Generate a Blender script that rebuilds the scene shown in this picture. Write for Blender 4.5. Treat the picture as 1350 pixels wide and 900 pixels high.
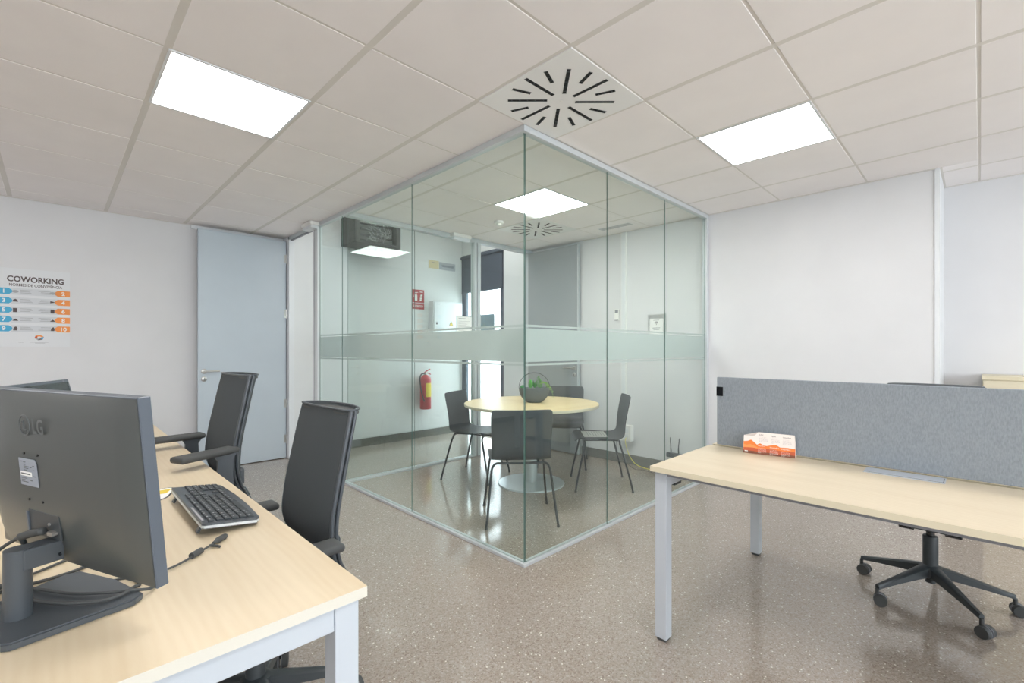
import bpy, bmesh, math, random
from mathutils import Matrix, Vector
random.seed(7)
for o in list(bpy.data.objects):
    bpy.data.objects.remove(o)
S = bpy.context.scene
COL = S.collection
PI = math.pi

# ------------------------------------------------------------ camera
F_PX, YAW, CAM_Z = 611.08, 0.7803, 1.233
cam_d = bpy.data.cameras.new('camera')
cam_d.sensor_width = 36.0
cam_d.lens = F_PX / 1350.0 * 36.0
cam_d.shift_y = 9.95 / 1350.0
cam_d.clip_start = 0.02
cam = bpy.data.objects.new('camera', cam_d)
cam.location = (0, 0, CAM_Z)
cam.rotation_euler = (PI / 2, 0, -YAW)
COL.objects.link(cam)
S.camera = cam

# ------------------------------------------------------------ world, exposure
LAMP = 11.0
w = bpy.data.worlds.new('daylight')
S.world = w
w.use_nodes = True
bg = w.node_tree.nodes['Background']
bg.inputs[0].default_value = (0.86, 0.93, 1.0, 1)
bg.inputs[1].default_value = 7.5
vs = S.view_settings
vs.view_transform = 'Standard'
vs.look = 'None'
vs.exposure = 0.33
vs.gamma = 1.0
vs.use_curve_mapping = False
# sky portal in the window opening behind the camera
pl = bpy.data.lights.new('window_portal', 'AREA')
pl.shape = 'RECTANGLE'; pl.size = 6.6; pl.size_y = 1.5
pl.cycles.is_portal = True
po = bpy.data.objects.new('window_portal', pl)
po.location = (0.9, -3.98, 1.65); po.rotation_euler = (-PI / 2, 0, PI)
COL.objects.link(po)
po.rotation_euler = (PI / 2, 0, 0)

# ------------------------------------------------------------ materials
def lin(c):
    def f(v):
        v /= 255.0
        return v / 12.92 if v <= 0.04045 else ((v + 0.055) / 1.055) ** 2.4
    return (f(c[0]), f(c[1]), f(c[2]), 1.0)

def new_mat(name):
    m = bpy.data.materials.new(name); m.use_nodes = True
    nt = m.node_tree
    return m, nt, nt.nodes['Principled BSDF']

def pbr(name, rgb, rough=0.5, metal=0.0, spec=0.5, bump=None, vary=None):
    """bump=(scale,strength,distance) noise relief; vary=(scale,amount) faint tone variation"""
    m, nt, p = new_mat(name)
    p.inputs['Base Color'].default_value = lin(rgb)
    p.inputs['Roughness'].default_value = rough
    p.inputs['Metallic'].default_value = metal
    p.inputs['Specular IOR Level'].default_value = spec
    geo = nt.nodes.new('ShaderNodeNewGeometry')
    if bump:
        n = nt.nodes.new('ShaderNodeTexNoise'); n.inputs['Scale'].default_value = bump[0]
        n.inputs['Detail'].default_value = 3
        b = nt.nodes.new('ShaderNodeBump'); b.inputs['Strength'].default_value = bump[1]
        b.inputs['Distance'].default_value = bump[2]
        nt.links.new(geo.outputs['Position'], n.inputs['Vector'])
        nt.links.new(n.outputs['Fac'], b.inputs['Height'])
        nt.links.new(b.outputs['Normal'], p.inputs['Normal'])
    if vary is None: vary = (3.0, 0.02)
    n = nt.nodes.new('ShaderNodeTexNoise'); n.inputs['Scale'].default_value = vary[0]
    n.inputs['Detail'].default_value = 4
    mr = nt.nodes.new('ShaderNodeMapRange')
    mr.inputs['To Min'].default_value = 1 - vary[1]; mr.inputs['To Max'].default_value = 1 + vary[1]
    mr.inputs['From Min'].default_value = 0.3; mr.inputs['From Max'].default_value = 0.7
    mx = nt.nodes.new('ShaderNodeVectorMath'); mx.operation = 'SCALE'
    mx.inputs[0].default_value = lin(rgb)[:3]
    nt.links.new(geo.outputs['Position'], n.inputs['Vector'])
    nt.links.new(n.outputs['Fac'], mr.inputs['Value'])
    nt.links.new(mr.outputs['Result'], mx.inputs['Scale'])
    nt.links.new(mx.outputs['Vector'], p.inputs['Base Color'])
    return m

def emit(name, rgb, strength):
    m, nt, p = new_mat(name)
    p.inputs['Base Color'].default_value = (0.8, 0.8, 0.8, 1)
    p.inputs['Emission Color'].default_value = rgb
    p.inputs['Emission Strength'].default_value = strength
    return m

def glass_mat(name, tint, refl=0.8):
    """thin architectural glass: clear tinted transmission plus fresnel mirror"""
    m = bpy.data.materials.new(name); m.use_nodes = True
    nt = m.node_tree; nt.nodes.clear()
    out = nt.nodes.new('ShaderNodeOutputMaterial')
    mix = nt.nodes.new('ShaderNodeMixShader')
    tr = nt.nodes.new('ShaderNodeBsdfTransparent'); tr.inputs[0].default_value = (*tint, 1)
    gl = nt.nodes.new('ShaderNodeBsdfGlossy'); gl.inputs['Roughness'].default_value = 0.0
    gl.inputs[0].default_value = (0.95, 1.0, 0.98, 1)
    fr = nt.nodes.new('ShaderNodeFresnel'); fr.inputs[0].default_value = 1.45
    ml = nt.nodes.new('ShaderNodeMath'); ml.operation = 'MULTIPLY'; ml.inputs[1].default_value = refl
    # fresnel as seen from either side of the pane
    geo = nt.nodes.new('ShaderNodeNewGeometry')
    ior = nt.nodes.new('ShaderNodeMapRange')
    ior.inputs['From Min'].default_value = 0; ior.inputs['From Max'].default_value = 1
    ior.inputs['To Min'].default_value = 1.45; ior.inputs['To Max'].default_value = 1 / 1.45
    nt.links.new(geo.outputs['Backfacing'], ior.inputs['Value'])
    nt.links.new(ior.outputs['Result'], fr.inputs[0])
    nt.links.new(fr.outputs[0], ml.inputs[0]); nt.links.new(ml.outputs[0], mix.inputs[0])
    nt.links.new(tr.outputs[0], mix.inputs[1]); nt.links.new(gl.outputs[0], mix.inputs[2])
    nt.links.new(mix.outputs[0], out.inputs[0])
    return m

def frosted_mat():
    m = bpy.data.materials.new('frosted_film'); m.use_nodes = True
    nt = m.node_tree; nt.nodes.clear()
    out = nt.nodes.new('ShaderNodeOutputMaterial')
    d = nt.nodes.new('ShaderNodeBsdfDiffuse'); d.inputs[0].default_value = (0.60, 0.625, 0.62, 1)
    t = nt.nodes.new('ShaderNodeBsdfTranslucent'); t.inputs[0].default_value = (0.78, 0.81, 0.80, 1)
    a = nt.nodes.new('ShaderNodeBsdfTransparent'); a.inputs[0].default_value = (0.9, 0.95, 0.93, 1)
    m1 = nt.nodes.new('ShaderNodeMixShader'); m1.inputs[0].default_value = 0.5
    m2 = nt.nodes.new('ShaderNodeMixShader'); m2.inputs[0].default_value = 0.10
    nt.links.new(d.outputs[0], m1.inputs[1]); nt.links.new(t.outputs[0], m1.inputs[2])
    nt.links.new(m1.outputs[0], m2.inputs[1]); nt.links.new(a.outputs[0], m2.inputs[2])
    nt.links.new(m2.outputs[0], out.inputs[0])
    return m

def ramp(nt, stops):
    r = nt.nodes.new('ShaderNodeValToRGB')
    while len(r.color_ramp.elements) < len(stops): r.color_ramp.elements.new(0.5)
    for e, (p, c) in zip(r.color_ramp.elements, stops):
        e.position = p; e.color = c
    return r

def wood_mat(name, base, dark, axis='Y', rough=0.38):
    m, nt, p = new_mat(name)
    geo = nt.nodes.new('ShaderNodeNewGeometry')
    mp = nt.nodes.new('ShaderNodeMapping')
    mp.inputs['Scale'].default_value = (1.0, 0.10, 1.0) if axis == 'Y' else (0.10, 1.0, 1.0)
    n1 = nt.nodes.new('ShaderNodeTexNoise'); n1.inputs['Scale'].default_value = 9; n1.inputs['Detail'].default_value = 5
    n1.inputs['Distortion'].default_value = 0.6
    n2 = nt.nodes.new('ShaderNodeTexNoise'); n2.inputs['Scale'].default_value = 110; n2.inputs['Detail'].default_value = 4
    wv = nt.nodes.new('ShaderNodeTexWave'); wv.inputs['Scale'].default_value = 16; wv.inputs['Distortion'].default_value = 7
    wv.inputs['Detail'].default_value = 3; wv.inputs['Detail Scale'].default_value = 1.2
    wv.bands_direction = 'X' if axis == 'Y' else 'Y'
    nt.links.new(geo.outputs['Position'], mp.inputs['Vector'])
    for n in (n1, n2, wv): nt.links.new(mp.outputs['Vector'], n.inputs['Vector'])
    a = nt.nodes.new('ShaderNodeMath'); a.operation = 'MULTIPLY_ADD'; a.inputs[1].default_value = 0.10
    nt.links.new(wv.outputs['Fac'], a.inputs[0])
    b = nt.nodes.new('ShaderNodeMath'); b.operation = 'MULTIPLY'; b.inputs[1].default_value = 0.70
    nt.links.new(n1.outputs['Fac'], b.inputs[0]); nt.links.new(b.outputs[0], a.inputs[2])
    c = nt.nodes.new('ShaderNodeMath'); c.operation = 'MULTIPLY_ADD'; c.inputs[1].default_value = 0.25
    nt.links.new(n2.outputs['Fac'], c.inputs[0]); nt.links.new(a.outputs[0], c.inputs[2])
    r = ramp(nt, [(0.30, lin(dark)), (0.62, lin(base)), (0.85, lin(tuple(min(255, v + 6) for v in base)))])
    nt.links.new(c.outputs[0], r.inputs[0]); nt.links.new(r.outputs[0], p.inputs['Base Color'])
    p.inputs['Roughness'].default_value = rough
    return m

def terrazzo_mat():
    m, nt, p = new_mat('terrazzo')
    geo = nt.nodes.new('ShaderNodeNewGeometry')
    def vor(scale):
        v = nt.nodes.new('ShaderNodeTexVoronoi'); v.inputs['Scale'].default_value = scale
        nt.links.new(geo.outputs['Position'], v.inputs['Vector']); return v
    big = nt.nodes.new('ShaderNodeTexNoise'); big.inputs['Scale'].default_value = 1.1; big.inputs['Detail'].default_value = 3
    nt.links.new(geo.outputs['Position'], big.inputs['Vector'])
    base = ramp(nt, [(0.3, lin((157, 144, 132))), (0.7, lin((170, 158, 147)))])
    nt.links.new(big.outputs['Fac'], base.inputs[0])
    # small brown / grey chips: every cell its own tone
    v1 = vor(190)
    sep = nt.nodes.new('ShaderNodeSeparateColor'); nt.links.new(v1.outputs['Color'], sep.inputs[0])
    chips = ramp(nt, [(0.0, lin((122, 104, 94))), (0.10, lin((140, 124, 113))), (0.18, lin((150, 140, 131))),
                      (0.6, lin((166, 154, 144))), (0.84, lin((172, 165, 157))), (1.0, lin((190, 183, 174)))])
    nt.links.new(sep.outputs[0], chips.inputs[0])
    mixa = nt.nodes.new('ShaderNodeMix'); mixa.data_type = 'RGBA'; mixa.inputs[0].default_value = 0.62
    nt.links.new(base.outputs[0], mixa.inputs[6]); nt.links.new(chips.outputs[0], mixa.inputs[7])
    # sparse white chips
    v2 = vor(72)
    sep2 = nt.nodes.new('ShaderNodeSeparateColor'); nt.links.new(v2.outputs['Color'], sep2.inputs[0])
    gt = nt.nodes.new('ShaderNodeMath'); gt.operation = 'GREATER_THAN'; gt.inputs[1].default_value = 0.86
    nt.links.new(sep2.outputs[1], gt.inputs[0])
    lt = nt.nodes.new('ShaderNodeMath'); lt.operation = 'LESS_THAN'; lt.inputs[1].default_value = 0.25
    nt.links.new(v2.outputs['Distance'], lt.inputs[0])
    ml = nt.nodes.new('ShaderNodeMath'); ml.operation = 'MULTIPLY'
    nt.links.new(gt.outputs[0], ml.inputs[0]); nt.links.new(lt.outputs[0], ml.inputs[1])
    mixb = nt.nodes.new('ShaderNodeMix'); mixb.data_type = 'RGBA'
    nt.links.new(ml.outputs[0], mixb.inputs[0]); nt.links.new(mixa.outputs[2], mixb.inputs[6])
    mixb.inputs[7].default_value = lin((226, 220, 208))
    nt.links.new(mixb.outputs[2], p.inputs['Base Color'])
    rn = nt.nodes.new('ShaderNodeMapRange'); rn.inputs['To Min'].default_value = 0.07; rn.inputs['To Max'].default_value = 0.18
    nt.links.new(big.outputs['Fac'], rn.inputs['Value']); nt.links.new(rn.outputs[0], p.inputs['Roughness'])
    p.inputs['Specular IOR Level'].default_value = 0.9
    return m

def mesh_fabric_mat(name, rgb, alpha=0.12, scale=900):
    m, nt, p = new_mat(name)
    p.inputs['Base Color'].default_value = lin(rgb); p.inputs['Roughness'].default_value = 0.75
    p.inputs['Specular IOR Level'].default_value = 0.25
    tc = nt.nodes.new('ShaderNodeTexCoord'); v = nt.nodes.new('ShaderNodeTexVoronoi'); v.inputs['Scale'].default_value = scale
    b = nt.nodes.new('ShaderNodeBump'); b.inputs['Strength'].default_value = 0.4; b.inputs['Distance'].default_value = 0.001
    nt.links.new(tc.outputs['Object'], v.inputs['Vector']); nt.links.new(v.outputs['Distance'], b.inputs['Height'])
    nt.links.new(b.outputs[0], p.inputs['Normal'])
    p.inputs['Alpha'].default_value = 1 - alpha
    return m

def felt_mat(name, rgb):
    m, nt, p = new_mat(name)
    geo = nt.nodes.new('ShaderNodeNewGeometry'); mp = nt.nodes.new('ShaderNodeMapping')
    mp.inputs['Scale'].default_value = (1, 1, 0.35)
    n = nt.nodes.new('ShaderNodeTexNoise'); n.inputs['Scale'].default_value = 240; n.inputs['Detail'].default_value = 4
    nt.links.new(geo.outputs['Position'], mp.inputs['Vector']); nt.links.new(mp.outputs[0], n.inputs['Vector'])
    r = ramp(nt, [(0.3, lin(tuple(v - 9 for v in rgb))), (0.7, lin(tuple(v + 8 for v in rgb)))])
    nt.links.new(n.outputs['Fac'], r.inputs[0]); nt.links.new(r.outputs[0], p.inputs['Base Color'])
    p.inputs['Roughness'].default_value = 0.95; p.inputs['Specular IOR Level'].default_value = 0.1
    b = nt.nodes.new('ShaderNodeBump'); b.inputs['Strength'].default_value = 0.3; b.inputs['Distance'].default_value = 0.001
    nt.links.new(n.outputs['Fac'], b.inputs['Height']); nt.links.new(b.outputs[0], p.inputs['Normal'])
    return m

def perforated_mat():
    m, nt, p = new_mat('perforated_plastic')
    tc = nt.nodes.new('ShaderNodeTexCoord'); mp = nt.nodes.new('ShaderNodeMapping')
    mp.inputs['Rotation'].default_value = (0, PI / 4, PI / 4)
    ck = nt.nodes.new('ShaderNodeTexVoronoi'); ck.inputs['Scale'].default_value = 130; ck.inputs['Randomness'].default_value = 0.0
    nt.links.new(tc.outputs['Object'], mp.inputs[0]); nt.links.new(mp.outputs[0], ck.inputs['Vector'])
    r = ramp(nt, [(0.25, lin((38, 40, 43))), (0.42, lin((72, 75, 79)))])
    nt.links.new(ck.outputs['Distance'], r.inputs[0]); nt.links.new(r.outputs[0], p.inputs['Base Color'])
    p.inputs['Roughness'].default_value = 0.5
    return m

WHITE_WALL = pbr('wall_paint', (220, 219, 220), 0.75, bump=(160, 0.12, 0.002), spec=0.3)
GREY_WALL = pbr('corridor_wall_paint', (222, 223, 223), 0.7, spec=0.3)
TILE = pbr('ceiling_tile_board', (244, 239, 238), 0.9, spec=0.2, bump=(260, 0.08, 0.001))
TBAR = pbr('ceiling_grid_metal', (222, 217, 211), 0.6)
DARKVOID = pbr('dark_void', (28, 29, 30), 0.9)
TERRAZZO = terrazzo_mat()
GROUT = pbr('grout', (146, 137, 128), 0.6)
BASEB = pbr('grey_skirting', (112, 110, 105), 0.35, vary=(60, 0.12))
ALU = pbr('anodised_aluminium', (200, 204, 206), 0.42, metal=0.12)
WHITE_METAL = pbr('white_powder_coat', (224, 226, 228), 0.35)
WHITE_PLASTIC = pbr('white_plastic', (236, 234, 230), 0.4)
GLASS = glass_mat('clear_green_glass', (0.955, 0.990, 0.977))
GLASS_CLEAR = glass_mat('clear_glass', (0.98, 0.99, 0.985), 0.8)
GLASS_EDGE = pbr('green_glass_edge', (74, 106, 98), 0.3)
FROST = frosted_mat()
DOOR = pbr('grey_blue_laminate', (190, 200, 208), 0.45)
DOOR_DARK = pbr('grey_laminate', (156, 160, 162), 0.4)
STEEL = pbr('brushed_steel', (190, 188, 184), 0.3, metal=0.9)
FRAME = pbr('silver_desk_frame', (196, 202, 209), 0.42, metal=0.1)
BEAM = pbr('grey_desk_beam', (140, 142, 148), 0.5)
BLACK = pbr('black_plastic', (56, 61, 64), 0.42)
BLACK_S = pbr('black_satin_plastic', (72, 77, 82), 0.34)
BLACK_G = pbr('black_gloss_plastic', (26, 28, 30), 0.16)
RUBBER = pbr('black_rubber', (66, 68, 68), 0.6)
TUBE = pbr('black_steel_tube', (50, 53, 56), 0.3)
MON = pbr('monitor_housing', (76, 79, 77), 0.33)
MON_EDGE = pbr('monitor_bezel', (88, 95, 104), 0.35)
SCREEN = pbr('monitor_screen', (52, 58, 60), 0.25)
GREYTXT = pbr('relief_grey', (88, 92, 92), 0.3)
MESHF = mesh_fabric_mat('black_mesh_fabric', (76, 81, 84), 0.12)
SEATF = mesh_fabric_mat('black_seat_fabric', (86, 88, 86), 0.0, 700)
PERF = perforated_mat()
SHELL = pbr('dark_grey_plastic_shell', (66, 69, 74), 0.45)
WOOD_L = wood_mat('maple_laminate', (214, 198, 170), (206, 187, 156), 'Y')
WOOD_R = wood_mat('pale_maple_laminate', (217, 203, 178), (208, 192, 164), 'Y')
WOOD_T = wood_mat('maple_table_top', (226, 205, 160), (214, 190, 142), 'X')
EDGE_L = pbr('pale_edge_band', (216, 211, 198), 0.45)
EDGE_R = pbr('maple_edge_band', (214, 204, 178), 0.5)
FELT = felt_mat('grey_felt', (142, 149, 156))
TABLE_M = pbr('silver_table_base', (186, 194, 197), 0.3, metal=0.35)
PAPER = pbr('white_paper', (236, 235, 232), 0.7)
INK = pbr('dark_ink', (92, 80, 78), 0.7)
INK_L = pbr('light_ink', (168, 168, 170), 0.7)
BAR_G = pbr('pale_grey_print', (208, 210, 213), 0.7)
BLUE_P = pbr('blue_print', (76, 170, 208), 0.6)
ORANGE_P = pbr('orange_print', (240, 150, 78), 0.6)
RED_P = pbr('red_sign', (176, 52, 56), 0.5)
RED_E = pbr('red_enamel', (190, 42, 50), 0.3)
YELLOW = pbr('yellow_label', (232, 205, 70), 0.6)
YELLOW_C = pbr('yellow_cable_jacket', (226, 214, 90), 0.5)
BEIGE_P = pbr('beige_label', (214, 200, 160), 0.6)
ORANGE_A = pbr('orange_print_a', (238, 130, 58), 0.6)
ORANGE_B = pbr('orange_print_b', (244, 152, 84), 0.6)
ORANGE_C = pbr('rust_print', (200, 92, 56), 0.6)
BROWN_P = pbr('brown_print', (128, 76, 54), 0.6)
CARD = pbr('cream_card', (240, 230, 224), 0.7)
BLUE_C = pbr('blue_plug', (70, 82, 190), 0.4)
BOWL = pbr('slate_bowl', (84, 92, 100), 0.55, vary=(25, 0.15))
GREEN_A = pbr('leaf_green', (82, 160, 74), 0.45, vary=(60, 0.2))
GREEN_B = pbr('leaf_pale_green', (140, 186, 92), 0.45, vary=(60, 0.2))
GREEN_C = pbr('leaf_deep_green', (50, 130, 62), 0.45, vary=(60, 0.2))
BLIND = pbr('charcoal_blind', (74, 82, 94), 0.8)
DARKFRAME = pbr('charcoal_frame', (84, 92, 106), 0.5)
EXT = pbr('exterior_render', (238, 240, 242), 0.8)
PAVE = pbr('exterior_paving', (170, 166, 160), 0.8)
EXT_PANE = pbr('exterior_window_glass', (34, 44, 46), 0.6, spec=0.05, vary=(9, 0.7))
LAMP_M = emit('lamp_diffuser', (1.0, 0.984, 0.970, 1), LAMP)
LAMP_IN = emit('meeting_lamp_diffuser', (1.0, 0.984, 0.970, 1), LAMP * 1.7)
FILL_C = emit('corridor_fill_diffuser', (1.0, 0.984, 0.970, 1), LAMP * 0.35)  # dim glow of the added corridor fill panels
BEIGE_CAB = wood_mat('beige_cabinet', (216, 206, 182), (205, 194, 168), 'Y', 0.5)

# ------------------------------------------------------------ mesh helpers
class MB:
    """collects shapes, then becomes ONE mesh object"""
    def __init__(s): s.bm = bmesh.new(); s.mi = 0
    def _tag(s, vs):
        fs = set(f for v in vs for f in v.link_faces)
        for f in fs: f.material_index = s.mi
    def box(s, a, b, M=None, bev=0.0, seg=2):
        c = [(a[i] + b[i]) / 2 for i in range(3)]; d = [abs(b[i] - a[i]) for i in range(3)]
        T = Matrix.Translation(c) @ Matrix.Diagonal((*d, 1))
        r = bmesh.ops.create_cube(s.bm, size=1.0, matrix=T)['verts']
        s._tag(r)
        if bev > 0:
            es = list(set(e for v in r for e in v.link_edges))
            rr = bmesh.ops.bevel(s.bm, geom=es, offset=bev, segments=seg, affect='EDGES', profile=0.5)
            r = list(set(v for f in rr['faces'] for v in f.verts) | set(v for v in r if v.is_valid))
            s._tag(r)
        if M is not None: bmesh.ops.transform(s.bm, matrix=M, verts=r)
        return s
    def cyl(s, p0, p1, r0, r1=None, seg=20, caps=True):
        p0, p1 = Vector(p0), Vector(p1); r1 = r0 if r1 is None else r1
        d = p1 - p0; L = d.length
        q = d.to_track_quat('Z', 'Y').to_matrix().to_4x4()
        T = Matrix.Translation((p0 + p1) / 2) @ q
        r = bmesh.ops.create_cone(s.bm, cap_ends=caps, segments=seg, radius1=r0, radius2=r1, depth=L, matrix=T)['verts']
        s._tag(r); return s
    def tube(s, pts, r, seg=8, n=6, smooth=True, closed=False):
        P = [Vector(p) for p in pts]
        if smooth and len(P) > 2:
            Q = []
            N = len(P)
            rng = range(N if closed else N - 1)
            for i in rng:
                p0 = P[(i - 1) % N] if (closed or i > 0) else P[0]
                p1, p2 = P[i], P[(i + 1) % N]
                p3 = P[(i + 2) % N] if (closed or i < N - 2) else P[-1]
                for k in range(n):
                    t = k / n
                    Q.append(0.5 * ((2 * p1) + (p2 - p0) * t + (2 * p0 - 5 * p1 + 4 * p2 - p3) * t * t + (3 * p1 - p0 - 3 * p2 + p3) * t ** 3))
            if not closed: Q.append(P[-1])
            P = Q
        N = len(P); up = None; rings = []
        for i in range(N):
            if closed: t = P[(i + 1) % N] - P[i - 1]
            else: t = P[min(i + 1, N - 1)] - P[max(i - 1, 0)]
            t.normalize()
            if up is None:
                up = Vector((0, 0, 1)) if abs(t.z) < 0.9 else Vector((1, 0, 0))
            up = (up - t * up.dot(t)).normalized(); sd = t.cross(up)
            rr = r[i * (len(r) - 1) // max(1, N - 1)] if isinstance(r, (list, tuple)) else r
            rings.append([s.bm.verts.new(P[i] + (up * math.cos(2 * PI * k / seg) + sd * math.sin(2 * PI * k / seg)) * rr) for k in range(seg)])
        fs = []
        for i in range(N if closed else N - 1):
            a, b = rings[i], rings[(i + 1) % N]
            for k in range(seg):
                fs.append(s.bm.faces.new((a[k], a[(k + 1) % seg], b[(k + 1) % seg], b[k])))
        if not closed:
            fs.append(s.bm.faces.new(rings[0][::-1])); fs.append(s.bm.faces.new(rings[-1]))
        for f in fs: f.material_index = s.mi; f.smooth = True
        return s
    def lathe(s, prof, seg=32, M=None, cap=True):
        rings = []
        for (r, z) in prof:
            rings.append([s.bm.verts.new((r * math.cos(2 * PI * k / seg), r * math.sin(2 * PI * k / seg), z)) for k in range(seg)])
        fs = []
        for a, b in zip(rings[:-1], rings[1:]):
            for k in range(seg): fs.append(s.bm.faces.new((a[k], a[(k + 1) % seg], b[(k + 1) % seg], b[k])))
        if cap:
            fs.append(s.bm.faces.new(rings[0][::-1])); fs.append(s.bm.faces.new(rings[-1]))
        for f in fs: f.material_index = s.mi
        if M is not None: bmesh.ops.transform(s.bm, matrix=M, verts=[v for r_ in rings for v in r_])
        return s
    def prism(s, pts, z0, z1, M=None):
        a = [s.bm.verts.new((p[0], p[1], z0)) for p in pts]; b = [s.bm.verts.new((p[0], p[1], z1)) for p in pts]
        n = len(pts); fs = [s.bm.faces.new(a[::-1]), s.bm.faces.new(b)]
        for k in range(n): fs.append(s.bm.faces.new((a[k], a[(k + 1) % n], b[(k + 1) % n], b[k])))
        for f in fs: f.material_index = s.mi
        if M is not None: bmesh.ops.transform(s.bm, matrix=M, verts=a + b)
        return s
    def grid(s, rows):
        V = [[s.bm.verts.new(p) for p in r] for r in rows]
        for i in range(len(V) - 1):
            for j in range(len(V[0]) - 1):
                f = s.bm.faces.new((V[i][j], V[i][j + 1], V[i + 1][j + 1], V[i + 1][j])); f.material_index = s.mi; f.smooth = True
        return s
    def obj(s, name, mats, parent=None, smooth=None, M=None, kind=None, label=None):
        bmesh.ops.recalc_face_normals(s.bm, faces=s.bm.faces)
        me = bpy.data.meshes.new(name); s.bm.to_mesh(me); s.bm.free()
        for m in (mats if isinstance(mats, (list, tuple)) else [mats]): me.materials.append(m)
        if smooth is not None:
            me.polygons.foreach_set('use_smooth', [True] * len(me.polygons))
            me.set_sharp_from_angle(angle=math.radians(smooth))
        o = bpy.data.objects.new(name, me); COL.objects.link(o)
        if parent: o.parent = parent
        if M is not None: o.matrix_local = M
        if kind: o['kind'] = kind
        if label: o['label'] = label
        return o

def tag(o, label, cat, group=None, kind=None):
    o['label'] = label; o['category'] = cat
    if group: o['group'] = group
    if kind: o['kind'] = kind
    return o

def thing(name, label, cat, loc=(0, 0, 0), rz=0.0, group=None, M=None):
    o = bpy.data.objects.new(name, None); COL.objects.link(o)
    o.empty_display_size = 0.05
    if M is not None: o.matrix_world = M
    else: o.location = loc; o.rotation_euler = (0, 0, rz)
    return tag(o, label, cat, group)

def dup(root, loc=None, rz=None, label=None):
    def rec(o, parent):
        c = o.copy(); COL.objects.link(c)
        if parent: c.parent = parent
        for ch in kids[o.name]: rec(ch, c)
        return c
    kids = {}
    def idx(o):
        kids[o.name] = [x for x in all_o if x.parent == o]
        for x in kids[o.name]: idx(x)
    all_o = list(bpy.data.objects); idx(root)
    r = rec(root, None)
    if loc is not None: r.location = loc
    if rz is not None: r.rotation_euler = (0, 0, rz)
    if label: r['label'] = label
    return r

def struct(o):
    o['kind'] = 'structure'; return o

def frame_M(o, X, Y):
    X, Y = Vector(X), Vector(Y); Z = X.cross(Y)
    M = Matrix((( X.x, Y.x, Z.x, o[0]), (X.y, Y.y, Z.y, o[1]), (X.z, Y.z, Z.z, o[2]), (0, 0, 0, 1)))
    return M
def face_my(x, y, z): return frame_M((x, y, z), (1, 0, 0), (0, 0, 1))      # surface facing -y
def face_mx(x, y, z): return frame_M((x, y, z), (0, -1, 0), (0, 0, 1))     # surface facing -x

def text(name, body, size, mat, parent, x, y, z=0.0006, align='LEFT', bold=0.0, M=None, sx=1.0, spacing=1.0):
    cu = bpy.data.curves.new(name, 'FONT'); cu.body = body; cu.size = size; cu.align_x = align
    cu.offset = bold * size; cu.resolution_u = 3; cu.space_character = spacing
    t = bpy.data.objects.new('tmp_text', cu); COL.objects.link(t)
    dg = bpy.context.evaluated_depsgraph_get(); dg.update()
    me = bpy.data.meshes.new_from_object(t.evaluated_get(dg))
    bpy.data.objects.remove(t); bpy.data.curves.remove(cu)
    me.name = name; me.materials.clear(); me.materials.append(mat)
    o = bpy.data.objects.new(name, me); COL.objects.link(o); o.parent = parent
    L = Matrix.Translation((x, y, z)) @ Matrix.Diagonal((sx, 1, 1, 1))
    o.matrix_local = (M @ L) if M is not None else L
    return o

# ------------------------------------------------------------ room shell
CZ = 2.5
GX, GY = 1.885, 1.806                 # outer faces of the two glass walls
WR = 4.41                             # right wall plane
def wallbox(name, a, b, mat=WHITE_WALL):
    return struct(MB().box(a, b).obj(name, mat))
def empty_struct(name, loc=(0, 0, 0)):
    o = bpy.data.objects.new(name, None); COL.objects.link(o); o.location = loc; return struct(o)

wallbox('wall_left', (-3.0, 5.68, 0), (1.885, 5.80, 2.6))
wallbox('wall_corridor', (1.885, 5.50, 0), (4.40, 5.80, 3.0), GREY_WALL)
wallbox('wall_right', (WR, 0.207, 0), (5.10, 4.165, 3.0))
wallbox('wall_recess', (4.98, -4.1, 0), (5.10, 0.206, 2.6))
wallbox('wall_back', (-3.12, -4.1, 0), (-3.0, 5.80, 2.6))
# wall behind the camera with its window opening
b = MB()
b.box((-3.0, -4.12, 0), (4.98, -4.0, 0.9)); b.box((-3.0, -4.12, 2.4), (4.98, -4.0, 2.6))
b.box((-3.0, -4.12, 0.9), (-2.4, -4.0, 2.4)); b.box((4.2, -4.12, 0.9), (4.98, -4.0, 2.4))
struct(b.obj('wall_rear', WHITE_WALL))
b = MB()
for x in (-2.4, -1.08, 0.24, 1.56, 2.88, 4.15): b.box((x, -4.08, 0.9), (x + 0.05, -4.02, 2.4))
b.box((-2.4, -4.08, 0.9), (4.2, -4.02, 0.95)); b.box((-2.4, -4.08, 2.35), (4.2, -4.02, 2.4))
win = struct(b.obj('window_1', WHITE_METAL))
MB().box((-2.4, -4.055, 0.95), (4.2, -4.05, 2.35)).obj('pane', GLASS_CLEAR, win)
# corridor end wall around the glazed door
b = MB()
b.box((4.38, 4.165, 0), (4.46, 4.587, 3.0)); b.box((4.38, 4.587, 2.63), (4.46, 5.5, 3.0))
struct(b.obj('wall_corridor_end', GREY_WALL))
# bulkheads above the rails round the corridor
b = MB()
b.box((1.90, 4.16, 2.501), (1.96, 5.5, 3.0)); b.box((1.90, 4.10, 2.53), (WR, 4.16, 3.0))
struct(b.obj('wall_bulkhead', GREY_WALL))
struct(MB().box((1.9, 4.1, 3.0), (4.46, 5.8, 3.05)).obj('ceiling_corridor', TILE))
# corner bead of the right wall
struct(MB().box((4.402, 0.199, 0), (4.98, 0.2065, 2.5)).box((4.402, 0.2065, 0), (4.41, 0.225, 2.5)).obj('trim_1', WHITE_METAL))
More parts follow.
